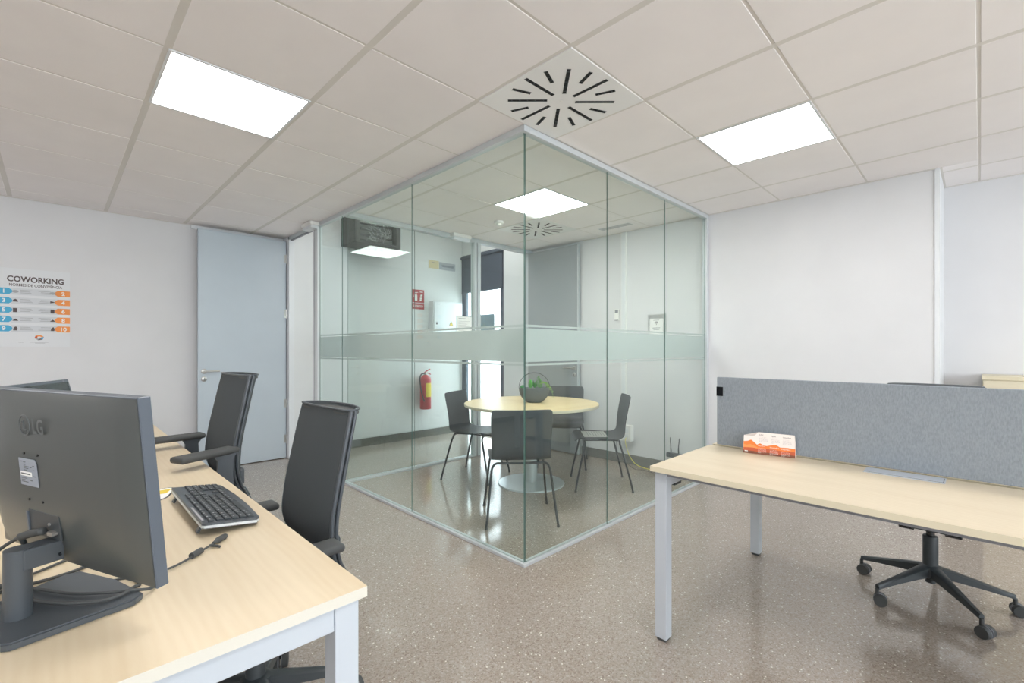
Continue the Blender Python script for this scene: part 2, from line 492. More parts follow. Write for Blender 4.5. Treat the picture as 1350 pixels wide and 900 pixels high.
# baseboards
struct(MB().box((1.95, 5.485, 0), (4.38, 5.50, 0.10)).obj('baseboard_corridor', BASEB))
struct(MB().box((4.395, 1.86, 0), (WR, 3.28, 0.10)).obj('baseboard_right', BASEB))
struct(MB().box((-3.0, 5.668, 0), (1.0, 5.68, 0.08)).obj('baseboard_left', BASEB))

# floor: terrazzo tiles of 0.40 m on a grout bed
floor = struct(MB().box((-3.1, -4.1, -0.10), (5.1, 5.8, -0.0035)).obj('floor', GROUT))
T = 0.40; x0, y0 = 2.87 - 20 * T, 1.295 - 20 * T
def in_view(x, y, z, m=120):
    s_, c_ = math.sin(YAW), math.cos(YAW)
    D = x * s_ + y * c_; R = x * c_ - y * s_
    if D < 0.3: return False
    u = 675 + F_PX * R / D; v = 459.95 - F_PX * (z - CAM_Z) / D
    return -m < u < 1350 + m and -m < v < 900 + m
tile_me = None; rest = MB()
for i in range(60):
    for j in range(60):
        ax, ay = x0 + i * T, y0 + j * T
        bx, by = ax + T, ay + T
        cx0, cy0, cx1, cy1 = max(ax, -3.0), max(ay, -4.0), min(bx, 4.98), min(by, 5.68)
        if cx1 - cx0 < 0.02 or cy1 - cy0 < 0.02: continue
        mx, my = (ax + bx) / 2, (ay + by) / 2
        whole = (cx1 - cx0 > T - 1e-4 and cy1 - cy0 > T - 1e-4)
        g = 0.00015
        if in_view(mx, my, 0, 60) and my > -0.8:
            if whole:
                if tile_me is None:
                    o = MB().box((-T / 2 + g, -T / 2 + g, -0.003), (T / 2 - g, T / 2 - g, 0)).obj('tile', TERRAZZO, floor)
                    tile_me = o.data
                else:
                    o = bpy.data.objects.new('tile', tile_me); COL.objects.link(o); o.parent = floor
                o.location = (mx, my, 0)
            else:
                MB().box((cx0 + g, cy0 + g, -0.003), (cx1 - g, cy1 - g, 0)).obj('tile', TERRAZZO, floor)
        else:
            rest.box((cx0 + g, cy0 + g, -0.003), (cx1 - g, cy1 - g, 0))
rest.obj('tiles_out_of_view', TERRAZZO, floor, kind='stuff')

# ceiling: 0.6 m grid
GX0, GY0 = 0.343, 1.205
def cell(i, j): return (GX0 + 0.6 * i, GY0 + 0.6 * j)
LIGHTS = [(0, 2), (4, -1), (4, 2)]
LIGHTS_OUT = [(0, -1), (0, -4), (4, -4), (-4, 2), (-4, -1), (-4, -4), (-4, 5)]
DIFF = [(2, 0), (5, 3)]
ceil = struct(MB().box((-3.1, -4.1, 2.53), (5.1, 4.10, 2.60)).box((-3.1, 4.10, 2.53), (1.90, 5.8, 2.60)).obj('ceiling', DARKVOID))
tm = {}
cb = MB(); rest = MB()
def clip_cell(ax, ay, bx, by):
    """regions of the suspended ceiling: the open office and the meeting room, not the corridor"""
    out = []
    for (rx0, ry0, rx1, ry1) in ((-3.0, -4.0, 1.9, 5.68), (1.9, -4.0, WR, 4.10), (WR, -4.0, 4.98, 0.207)):
        q = (max(ax, rx0), max(ay, ry0), min(bx, rx1), min(by, ry1))
        if q[2] - q[0] > 0.02 and q[3] - q[1] > 0.02: out.append(q)
    # merge pieces of a whole cell
    area = sum((q[2] - q[0]) * (q[3] - q[1]) for q in out)
    if abs(area - 0.36) < 1e-3: return [(ax, ay, bx, by)]
    if len(out) == 2 and abs(out[0][1] - out[1][1]) < 1e-4 and abs(out[0][3] - out[1][3]) < 1e-4:
        return [(out[0][0], out[0][1], out[1][2], out[0][3])]
    return out
MAINW, CROSSW = 0.029, 0.014
for i in range(-6, 9):
    for j in range(-9, 9):
        if (i, j) in LIGHTS or (i, j) in LIGHTS_OUT or (i, j) in DIFF: continue
        ax, ay = cell(i, j)
        for q in clip_cell(ax, ay, ax + 0.6, ay + 0.6):
            wx0 = q[0] + (MAINW / 2 if abs(q[0] - ax) < 1e-4 else 0.003); wx1 = q[2] - (MAINW / 2 if abs(q[2] - ax - 0.6) < 1e-4 else 0.003)
            wy0 = q[1] + (CROSSW / 2 if abs(q[1] - ay) < 1e-4 else 0.003); wy1 = q[3] - (CROSSW / 2 if abs(q[3] - ay - 0.6) < 1e-4 else 0.003)
            if in_view((q[0] + q[2]) / 2, (q[1] + q[3]) / 2, 2.5, 260):
                key = (round(wx1 - wx0, 3), round(wy1 - wy0, 3))
                c = ((wx0 + wx1) / 2, (wy0 + wy1) / 2)
                dx, dy = (wx1 - wx0) / 2, (wy1 - wy0) / 2
                if key not in tm:
                    o = MB().box((-dx, -dy, -0.001), (dx, dy, 0.014), bev=0.0012, seg=1).obj('tile', TILE, ceil); tm[key] = o.data
                else:
                    o = bpy.data.objects.new('tile', tm[key]); COL.objects.link(o); o.parent = ceil
                o.location = (c[0], c[1], 2.502 + random.uniform(-0.0004, 0.0004))
            else:
                rest.box((wx0, wy0, 2.501), (wx1, wy1, 2.516))
rest.obj('tiles_out_of_view', TILE, ceil, kind='stuff')
# grid bars: each main runner and each line of cross tees is a part
for i in range(-6, 9):
    x = GX0 + 0.6 * i
    if not (-3 < x < 4.98): continue
    y1 = 5.68 if x < 1.9 else (4.10 if x < WR else 0.207)
    MB().box((x - 0.0150, -4.0, 2.502), (x + 0.0150, y1, 2.506)).box((x - 0.002, -4.0, 2.506), (x + 0.002, y1, 2.53)).obj('grid_runner', TBAR, ceil)
for j in range(-9, 9):
    y = GY0 + 0.6 * j
    if not (-4 < y < 5.68): continue
    x1 = 1.9 if y > 4.1 else (WR if y > 0.207 else 4.98)
    MB().box((-3.0, y - 0.0078, 2.5032), (x1, y + 0.0078, 2.5062)).obj('grid_cross_tee', TBAR, ceil)
# perimeter angle
for k, (a_, b_) in enumerate((((-3.0, 5.66, 2.497), (1.885, 5.68, 2.501)), ((WR - 0.02, 0.207, 2.497), (WR, 4.08, 2.501)),
                              ((4.96, -4, 2.497), (4.98, 0.187, 2.501)), ((WR, 0.187, 2.497), (4.98, 0.199, 2.501)))):
    struct(MB().box(a_, b_).obj('trim_%d' % (k + 5), TBAR))

# ------------------------------------------------------------ ceiling lights
def ceiling_light(i, j, label, group=None):
    ax, ay = cell(i, j)
    t = thing('ceiling_light', label, 'light', (ax + 0.3, ay + 0.3, 2.497), group=group)
    b = MB(); s, e = 0.296, 0.284
    b.box((-s, -s, 0), (s, -e, 0.014)); b.box((-s, e, 0), (s, s, 0.014)); b.box((-s, -e, 0), (-e, e, 0.014)); b.box((e, -e, 0), (s, e, 0.014))
    b.obj('light_frame', WHITE_METAL, t)
    MB().box((-0.2845, -0.2845, 0.003), (0.2845, 0.2845, 0.010)).obj('diffuser', LAMP_IN if (i, j) == (4, 2) else LAMP_M, t)
    return t
ceiling_light(0, 2, 'square flush ceiling light panel above the left desk')
ceiling_light(4, -1, 'square flush ceiling light panel above the right desk')
ceiling_light(4, 2, 'square flush ceiling light panel inside the glass meeting room')
OUT_LAB = ['directly overhead in front of the camera', 'behind the camera in line with the left desk', 'nearest the rear window and the low cabinet',
           'left of the poster side near the back wall', 'left of the camera near the back wall', 'in the far rear corner by the back wall', 'over the corner left of the poster']
for ij, lab in zip(LIGHTS_OUT, OUT_LAB):
    ceiling_light(*ij, 'square flush ceiling light panel ' + lab)
for cx_, lab in ((2.20, 'added unseen fill light panel over the corridor, doorway end'), (3.10, 'added unseen fill light panel midway along the corridor'), (4.00, 'added unseen fill light panel nearest the glazed end door')):  # fill panels added out of view to light the corridor evenly
    t = thing('ceiling_light', lab, 'light', (cx_, 4.52, 2.985))
    MB().box((-0.3, -0.3, 0), (0.3, 0.3, 0.014)).obj('light_frame', WHITE_METAL, t)
    MB().box((-0.285, -0.285, -0.003), (0.285, 0.285, 0.002)).obj('diffuser', FILL_C, t)

# ------------------------------------------------------------ swirl diffusers
def swirl(i, j, label):
    ax, ay = cell(i, j)
    t = thing('air_diffuser', label, 'vent', (ax + 0.3, ay + 0.3, 2.499), group=None)
    MB().box((-0.297, -0.297, -0.0015), (0.297, 0.297, 0.006), bev=0.001, seg=1).obj('plate', pbr_plate, t)
    for k in range(16):
        a = k * PI / 8 + PI / 4
        r0, r1 = (0.072, 0.272) if k % 2 == 0 else (0.175, 0.272)
        M = Matrix.Rotation(a, 4, 'Z') @ Matrix.Translation((0, 0.008, 0))
        b = MB(); b.box((r0, -0.0092, -0.0024), (r1, 0.0092, -0.0010), M=M)
        s = b.obj('slot', DARKVOID, t)
        n = 5 if k % 2 == 0 else 3
        b = MB()
        for q in range(n):
            x = r0 + (r1 - r0) * (q + 0.5) / n
            b.box((x - 0.0016, -0.0092, -0.0029), (x + 0.0016, 0.0092, -0.0022), M=M)
        b.box((r0, -0.0105, -0.0030), (r0 + 0.002, 0.0105, -0.0022), M=M); b.box((r1 - 0.002, -0.0105, -0.0030), (r1, 0.0105, -0.0022), M=M)
        b.obj('vanes', SHELL, s, kind='stuff')
    b = MB(); b.lathe([(0.0065, -0.0035), (0.0065, 0.0)], 12); b.obj('screw', WHITE_PLASTIC, t)
pbr_plate = pbr('white_vent_plate', (238, 237, 236), 0.45)
swirl(2, 0, 'square swirl air diffuser in ceiling outside the glass corner')
swirl(5, 3, 'square swirl air diffuser in ceiling inside the meeting room')
# slot diffuser
t = thing('slot_vent', 'slim white linear slot vent in meeting room ceiling', 'vent', (4.14, 2.66, 2.498))
MB().box((-0.05, -0.19, 0.0), (0.05, 0.19, 0.004)).obj('vent_frame', pbr_plate, t)
for x in (-0.028, 0.0, 0.028):
    MB().box((x - 0.003, -0.18, -0.002), (x + 0.003, 0.18, 0.001)).obj('slot', BEAM, t)
# smoke detector
t = thing('smoke_detector', 'round white smoke detector on meeting room ceiling', 'smoke detector', (3.144, 3.36, 2.499))
MB().lathe([(0.048, 0), (0.05, -0.008), (0.047, -0.022), (0.036, -0.026)], 28).obj('housing', WHITE_PLASTIC, t, smooth=40)
MB().lathe([(0.026, -0.026), (0.026, -0.036), (0.020, -0.042)], 24).obj('sensor_head', WHITE_PLASTIC, t, smooth=40)

# ------------------------------------------------------------ glass walls
GT = 0.007
def rail(name, parent, a, b, z0, z1, mat=ALU):
    return MB().box((a[0], a[1], z0), (b[0], b[1], z1), bev=0.0015, seg=1).obj(name, mat, parent)
def pane(parent, axis, c, s0, s1, z0=0.018, z1=2.466, front=-1):
    """axis 'x': pane in plane x=c running along y; axis 'y': plane y=c running along x"""
    def bx(t0, t1, s0_, s1_, za, zb):
        return ((c + t0, s0_, za), (c + t1, s1_, zb)) if axis == 'x' else ((s0_, c + t0, za), (s1_, c + t1, zb))
    g = 0.0003
    bm = bmesh.new()
    a, e = bx(-GT / 2, GT / 2, s0 + g, s1 - g, z0, z1)
    mb = MB(); mb.bm.free(); mb.bm = bm; mb.box(a, e)
    n_axis = 0 if axis == 'x' else 1
    bm.normal_update()
    for f in bm.faces:
        f.material_index = 0 if abs(f.normal[n_axis]) > 0.5 else 1
    p = mb.obj('glass_pane', [GLASS, GLASS_EDGE], parent)
    off = GT / 2 + 0.0006
    for nm, za, zb in (('frosted_band', 1.158, 1.352), ('frost_stripe', 1.361, 1.374), ('frost_stripe', 1.136, 1.149)):
        a, e = bx(off, off + 0.0006, s0 + 0.003, s1 - 0.003, za, zb)
        MB().box(a, e).obj(nm, FROST, p)
    return p
# left glass wall (plane x)
t = thing('glass_partition', 'floor-to-ceiling glass wall left of the meeting room corner', 'glass wall')
xg = GX + 0.022
for s0, s1 in ((1.828, 2.99), (2.99, 4.165), (4.165, 4.672)): pane(t, 'x', xg, s0, s1)
rail('header_rail', t, (GX, GY, 0), (GX + 0.045, 5.46, 0), 2.464, 2.500)
rail('header_gasket', t, (GX + 0.012, 4.80, 0), (GX + 0.034, 5.46, 0), 2.452, 2.464, BEAM)
rail('floor_track', t, (GX, GY, 0), (GX + 0.045, 4.68, 0), 0.0, 0.018)
rail('post', t, (GX - 0.004, 4.672, 0), (GX + 0.046, 4.79, 0), 0.0, 2.464, WHITE_METAL)
rail('post_gasket', t, (GX - 0.006, 4.735, 0), (GX + 0.048, 4.743, 0), 0.0, 2.464, BEAM)
# right glass wall (plane y)
t = thing('glass_partition', 'floor-to-ceiling glass wall right of the meeting room corner', 'glass wall')
yg = GY + 0.022
for s0, s1 in ((1.914, 2.74), (2.74, 3.58), (3.58, 4.368)): pane(t, 'y', yg, s0, s1)
rail('header_rail', t, (GX + 0.045, GY, 0), (WR, GY + 0.045, 0), 2.464, 2.500)
rail('floor_track', t, (GX + 0.045, GY, 0), (4.368, GY + 0.045, 0), 0.0, 0.018)
rail('post', t, (4.368, GY, 0), (WR, GY + 0.046, 0), 0.0, 2.464)
# rear glass partition between meeting room and corridor
t = thing('glass_partition', 'glass wall with open doorway between meeting room and corridor', 'glass wall')
yp = 4.12
for s0, s1 in ((1.94, 2.66), (2.66, 3.44)): pane(t, 'y', yp, s0, s1)
rail('header_rail', t, (1.932, 4.08, 0), (WR, 4.16, 0), 2.460, 2.500)
rail('floor_track', t, (1.932, 4.085, 0), (3.44, 4.155, 0), 0.0, 0.018)
rail('post', t, (3.44, 4.085, 0), (3.475, 4.155, 0), 0.0, 2.46)
rail('post', t, (3.490, 4.085, 0), (3.535, 4.155, 0), 0.0, 2.46)
rail('post_gasket', t, (3.475, 4.095, 0), (3.490, 4.150, 0), 0.0, 2.46, BEAM)
rail('post', t, (4.345, 4.085, 0), (4.40, 4.155, 0), 0.0, 2.46)
# door opening end post beside the left wall
struct(MB().box((GX - 0.002, 5.46, 0), (GX + 0.055, 5.50, 2.464), bev=0.002).box((GX - 0.002, 5.50, 0), (GX + 0.02, 5.68, 2.5)).obj('trim_3', WHITE_METAL))
struct(MB().box((1.0, 5.655, 2.462), (1.885, 5.68, 2.497)).obj('trim_4', WHITE_METAL))

# ------------------------------------------------------------ doors
def lever(parent, M, flip=1):
    b = MB(); b.lathe([(0.026, 0), (0.026, 0.006), (0.022, 0.009)], 24, M=M)
    h = b.obj('handle_rose', STEEL, parent, smooth=40)
    b = MB()
    p = [M @ Vector(v) for v in ((0, 0, 0.006), (0, 0, 0.040), (0.012 * flip, 0, 0.050), (0.06 * flip, 0, 0.051), (0.13 * flip, 0, 0.048))]
    b.tube(p, 0.0088, 10); b.obj('lever', STEEL, h)
    M2 = M @ Matrix.Translation((0, -0.078, 0))
    b = MB(); b.lathe([(0.026, 0), (0.026, 0.006), (0.022, 0.009)], 24, M=M2)
    k = b.obj('key_rose', STEEL, parent, smooth=40)
    MB().box((-0.003, -0.012, 0.0085), (0.003, 0.010, 0.0098), M=M2).obj('keyhole', BLACK, k)

d = MB().box((1.035, 5.53, 0.008), (1.875, 5.57, 2.448), bev=0.002).obj('door_1', DOOR)
struct(d); d['label'] = 'grey-blue laminate door standing open against the left wall'
lever(d, face_my(1.085, 5.53, 1.008), 1)
for z in (0.22, 0.62, 1.63, 2.25):
    MB().cyl((1.878, 5.522, z - 0.05), (1.878, 5.522, z + 0.05), 0.007, seg=10).box((1.855, 5.526, z - 0.045), (1.878, 5.531, z + 0.045)).obj('hinge', STEEL, d)
d = MB().box((4.325, 3.285, 0.008), (4.362, 4.075, 2.452), bev=0.002).obj('door_2', DOOR_DARK)
struct(d); d['label'] = 'grey laminate meeting room door standing open against the far wall'
MB().box((4.322, 3.285, 0.008), (4.3655, 3.29, 2.452)).obj('door_edge', ALU, d)
lever(d, face_mx(4.325, 3.335, 1.012), -1)
for z in (0.22, 1.2, 2.2):
    MB().cyl((4.335, 4.079, z - 0.05), (4.335, 4.079, z + 0.05), 0.005, seg=8).obj('hinge', STEEL, d)
# glazed exterior door at the end of the corridor
b = MB()
b.box((4.385, 4.587, 0), (4.43, 4.648, 2.63)); b.box((4.385, 5.405, 0), (4.43, 5.50, 2.63))
b.box((4.385, 4.648, 0), (4.43, 5.405, 0.03)); b.box((4.385, 4.648, 2.56), (4.43, 5.405, 2.63))
d = struct(b.obj('door_3', DARKFRAME))
MB().box((4.40, 4.648, 0.03), (4.406, 5.405, 2.56)).obj('pane', GLASS_CLEAR, d)
MB().box((4.392, 4.648, 0.03), (4.42, 4.664, 2.56)).obj('sash', WHITE_METAL, d)
MB().box((4.392, 5.262, 0.03), (4.42, 5.29, 2.56)).obj('sash', WHITE_METAL, d)
t = thing('roller_blind', 'half-lowered charcoal roller blind in the corridor end door', 'blind', (4.365, 5.02, 2.62))
MB().cyl((0, -0.425, -0.03), (0, 0.47, -0.03), 0.022, seg=16).obj('roller', BLIND, t, smooth=40)
MB().box((0.0, -0.42, -0.545), (0.003, 0.465, -0.02)).obj('blind_fabric', BLIND, t)
MB().box((-0.006, -0.42, -0.560), (0.009, 0.465, -0.545)).obj('bottom_bar', DARKFRAME, t)

# ------------------------------------------------------------ outside the glazed door
b = MB(); b.box((6.6, 3.0, -0.1), (6.8, 12.0, 5.0)); o = b.obj('exterior_building', EXT)
tag(o, 'white rendered building seen through the corridor end door', 'building')
f = MB()
f.box((6.57, 7.06, 1.35), (6.602, 8.60, 2.05)); f.obj('window_frame', WHITE_METAL, o)
MB().box((6.563, 7.16, 1.42), (6.572, 7.78, 1.97)).obj('window_pane', EXT_PANE, o)
MB().box((6.563, 7.86, 1.42), (6.572, 8.50, 1.97)).obj('window_pane', EXT_PANE, o)
b = MB(); b.box((4.46, 3.0, -0.1), (6.6, 12.0, -0.02)); struct(b.obj('ground_outside', PAVE))

# ------------------------------------------------------------ desks
def desk_left():
    t = thing('office_desk', 'maple-topped desk with silver legs at the left, holding the monitors', 'desk', (0.465, 0.898, 0))
    W, L = 0.80, 3.20     # local: x to -W, y to +L
    b = MB(); b.box((-W, 0, 0.7185), (0, L, 0.74))
    bm = b.bm; bm.normal_update()
    for f in bm.faces: f.material_index = 0 if abs(f.normal.z) > 0.5 else 1
    b.obj('tabletop', [WOOD_L, EDGE_L], t)
    for y in (0.014, L - 0.064):
        for x in (-0.062, -W + 0.012):
            lg = MB().box((x, y, 0.012), (x + 0.05, y + 0.05, 0.7185), bev=0.002).obj('leg', FRAME, t)
            MB().box((x + 0.006, y + 0.006, 0), (x + 0.044, y + 0.044, 0.012)).obj('foot', RUBBER, lg)
        MB().box((-W + 0.062, y + 0.004, 0.663), (-0.062, y + 0.046, 0.7155), bev=0.0015, seg=1).obj('end_rail', FRAME, t)
    for x in (-0.16, -W + 0.12):
        MB().box((x, 0.060, 0.672), (x + 0.04, L - 0.060, 0.712)).obj('long_rail', BEAM, t)
    return t
desk_left()

def desk_right(loc, side, label):
    """side=+1: user on the -x side; side=-1 mirrored desk facing it"""
    t = thing('office_desk', label, 'desk', loc)
    W, L = 0.618, 1.80    # x 0..W*side, y 0..-L
    def X(a, b_): return (min(a * side, b_ * side), max(a * side, b_ * side))
    xa, xb = X(0, W)
    b = MB(); b.box((xa, -L, 0.7185), (xb, 0, 0.74)); b.bm.normal_update()
    for f in b.bm.faces: f.material_index = 0 if abs(f.normal.z) > 0.5 else 1
    b.obj('tabletop', [WOOD_R, EDGE_R], t)
    for y in (-0.058, -L + 0.008):
        xa, xb = X(0.030, 0.080)
        lg = MB().box((xa, y, 0.012), (xb, y + 0.05, 0.7185), bev=0.002).obj('leg', FRAME, t)
        MB().box((xa + 0.006, y + 0.006, 0), (xb - 0.006, y + 0.044, 0.012)).obj('foot', RUBBER, lg)
        xa, xb = X(0.080, W - 0.001)
        MB().box((xa, y + 0.006, 0.652), (xb, y + 0.044, 0.7155), bev=0.0015, seg=1).obj('end_rail', FRAME, t)
        xa, xb = X(0.13, 0.19)
        MB().box((xa, y + 0.010, 0.640), (xb, y + 0.040, 0.652)).obj('rail_clamp', BLACK, t)
    xa, xb = X(0.035, 0.075)
    MB().box((xa, -L + 0.06, 0.700), (xb, -0.058, 0.7155)).obj('long_rail', BEAM, t)
    return t
dr = desk_right((1.792, 0.982, 0), 1, 'pale maple desk with silver legs at the right, nearer side of the grey screen')
desk_right((3.062, 0.982, 0), -1, 'pale maple desk with silver legs behind the grey screen')
# cable flap in the near right desk
fl = MB().box((0.520, -0.892, 0.740), (0.616, -0.650, 0.7425), bev=0.0008, seg=1).obj('cable_flap', FRAME, dr)
fl['label'] = 'grey metal cable flap let into the desktop'
MB().box((0.532, -0.886, 0.7426), (0.612, -0.656, 0.7436)).obj('lid', FRAME, fl)
MB().box((0.527, -0.888, 0.7425), (0.5295, -0.654, 0.7431)).box((0.527, -0.8885, 0.7425), (0.60, -0.886, 0.7431)).obj('lid_gap', BLACK, fl)
# felt screen
t = thing('desk_screen', 'grey felt divider screen standing between the two right desks', 'desk screen', (2.427, 0.0, 0.741))
MB().box((-0.012, -1.45, 0.006), (0.012, 0.949, 0.349), bev=0.003).obj('felt_panel', FELT, t)
MB().box((-0.0145, 0.918, 0.253), (0.0145, 0.9505, 0.300), bev=0.001, seg=1).obj('clip', BLACK_G, t)
for y in (0.75, -0.7):
    MB().box((-0.004, y - 0.05, 0.0), (0.004, y + 0.05, 0.008)).obj('bracket', ALU, t)

# ------------------------------------------------------------ desk calendar
ct = thing('desk_calendar', 'folded tent calendar with orange mountain print on the right desk', 'calendar',
           (2.340, 0.796, 0.7402), rz=math.atan2(-(0.798 - 0.586), (2.379 - 2.345)))
Lc, Hc, Dc = 0.213, 0.100, 0.046       # local x along the length, y = away from camera
sl = math.atan2(0.5 * Dc, Hc)
b = MB()
M = frame_M((0, 0, 0), (1, 0, 0), (0, math.sin(sl), math.cos(sl)))    # front slanted face, x right, y up the slope
Hs = Hc / math.cos(sl)
front = [(0, 0), (Lc, 0), (Lc - 0.004, Hs), (0.062, Hs), (0.056, Hs * 0.93), (0.046, Hs * 0.82), (0.036, Hs * 0.80), (0, Hs * 0.80)]
b.prism(front, -0.0006, 0.0, M)
b.obj('front_card', CARD, ct)
M2 = frame_M((0, Dc, 0), (1, 0, 0), (0, -math.sin(sl), math.cos(sl)))
MB().prism([(0.0, 0), (Lc, 0), (Lc - 0.004, Hs), (0.062, Hs), (0.0, Hs * 0.8)], 0.0, 0.0006, M2).obj('back_card', CARD, ct)
MB().box((0.001, 0.001, 0), (Lc - 0.001, Dc - 0.001, 0.0006)).obj('base_card', CARD, ct)
b = MB(); b.prism([(0.003, 0.001), (Dc - 0.003, 0.001), (Dc / 2, Hc * 0.96)], Lc - 0.0018, Lc - 0.0014, frame_M((0, 0, 0), (0, 1, 0), (0, 0, 1)))
b.obj('end_flap', CARD, ct)
def printed(name, pts, mat, z):
    MB().prism([(x * Lc, y * Hs * 0.92) for x, y in pts], z, z + 0.0001, M).obj(name, mat, ct)
printed('print_orange', [(0.002, 0.0), (0.998, 0.0), (0.998, 0.44), (0.86, 0.46), (0.72, 0.44), (0.64, 0.54), (0.56, 0.52), (0.46, 0.44), (0.40, 0.46), (0.33, 0.54), (0.27, 0.46), (0.22, 0.56), (0.15, 0.68), (0.08, 0.60), (0.002, 0.57)], ORANGE_A, 0.0001)
printed('print_light_orange', [(0.002, 0.25), (0.2, 0.26), (0.30, 0.30), (0.24, 0.38), (0.14, 0.45), (0.06, 0.40), (0.002, 0.44)], ORANGE_B, 0.0002)
printed('print_rust', [(0.002, 0.0), (0.998, 0.0), (0.998, 0.29), (0.8, 0.26), (0.62, 0.30), (0.42, 0.32), (0.30, 0.27), (0.18, 0.30), (0.002, 0.27)], ORANGE_C, 0.0003)
printed('print_brown', [(0.002, 0.0), (0.998, 0.0), (0.998, 0.13), (0.7, 0.10), (0.5, 0.13), (0.36, 0.10), (0.2, 0.13), (0.002, 0.13)], BROWN_P, 0.0004)
for (mname, fx, fy, m_) in (('Juliol', 0.31, 0.90, INK), ('Agost', 0.54, 0.88, INK), ('Setembre', 0.76, 0.87, INK),
                            ('Octubre', 0.29, 0.40, PAPER), ('Novembre', 0.52, 0.37, PAPER), ('Desembre', 0.74, 0.35, PAPER)):
    text('month_name', mname, 0.0085, m_, ct, fx * Lc, fy * Hs - 0.004, 0.0007, M=M)
    rows = '\n'.join(' '.join('%2d' % (r * 7 + c + 1) for c in range(7) if r * 7 + c < 31) for r in range(5))
    text('month_days', rows, 0.0052, INK_L if m_ == INK else CARD, ct, (fx + 0.0) * Lc, fy * Hs - 0.014, 0.0007, M=M, sx=0.78)
MB().prism([(0.006, 0.008), (0.020, 0.008), (0.020, 0.012), (0.006, 0.012)], 0.0006, 0.0007, M).obj('imprint', PAPER, ct)

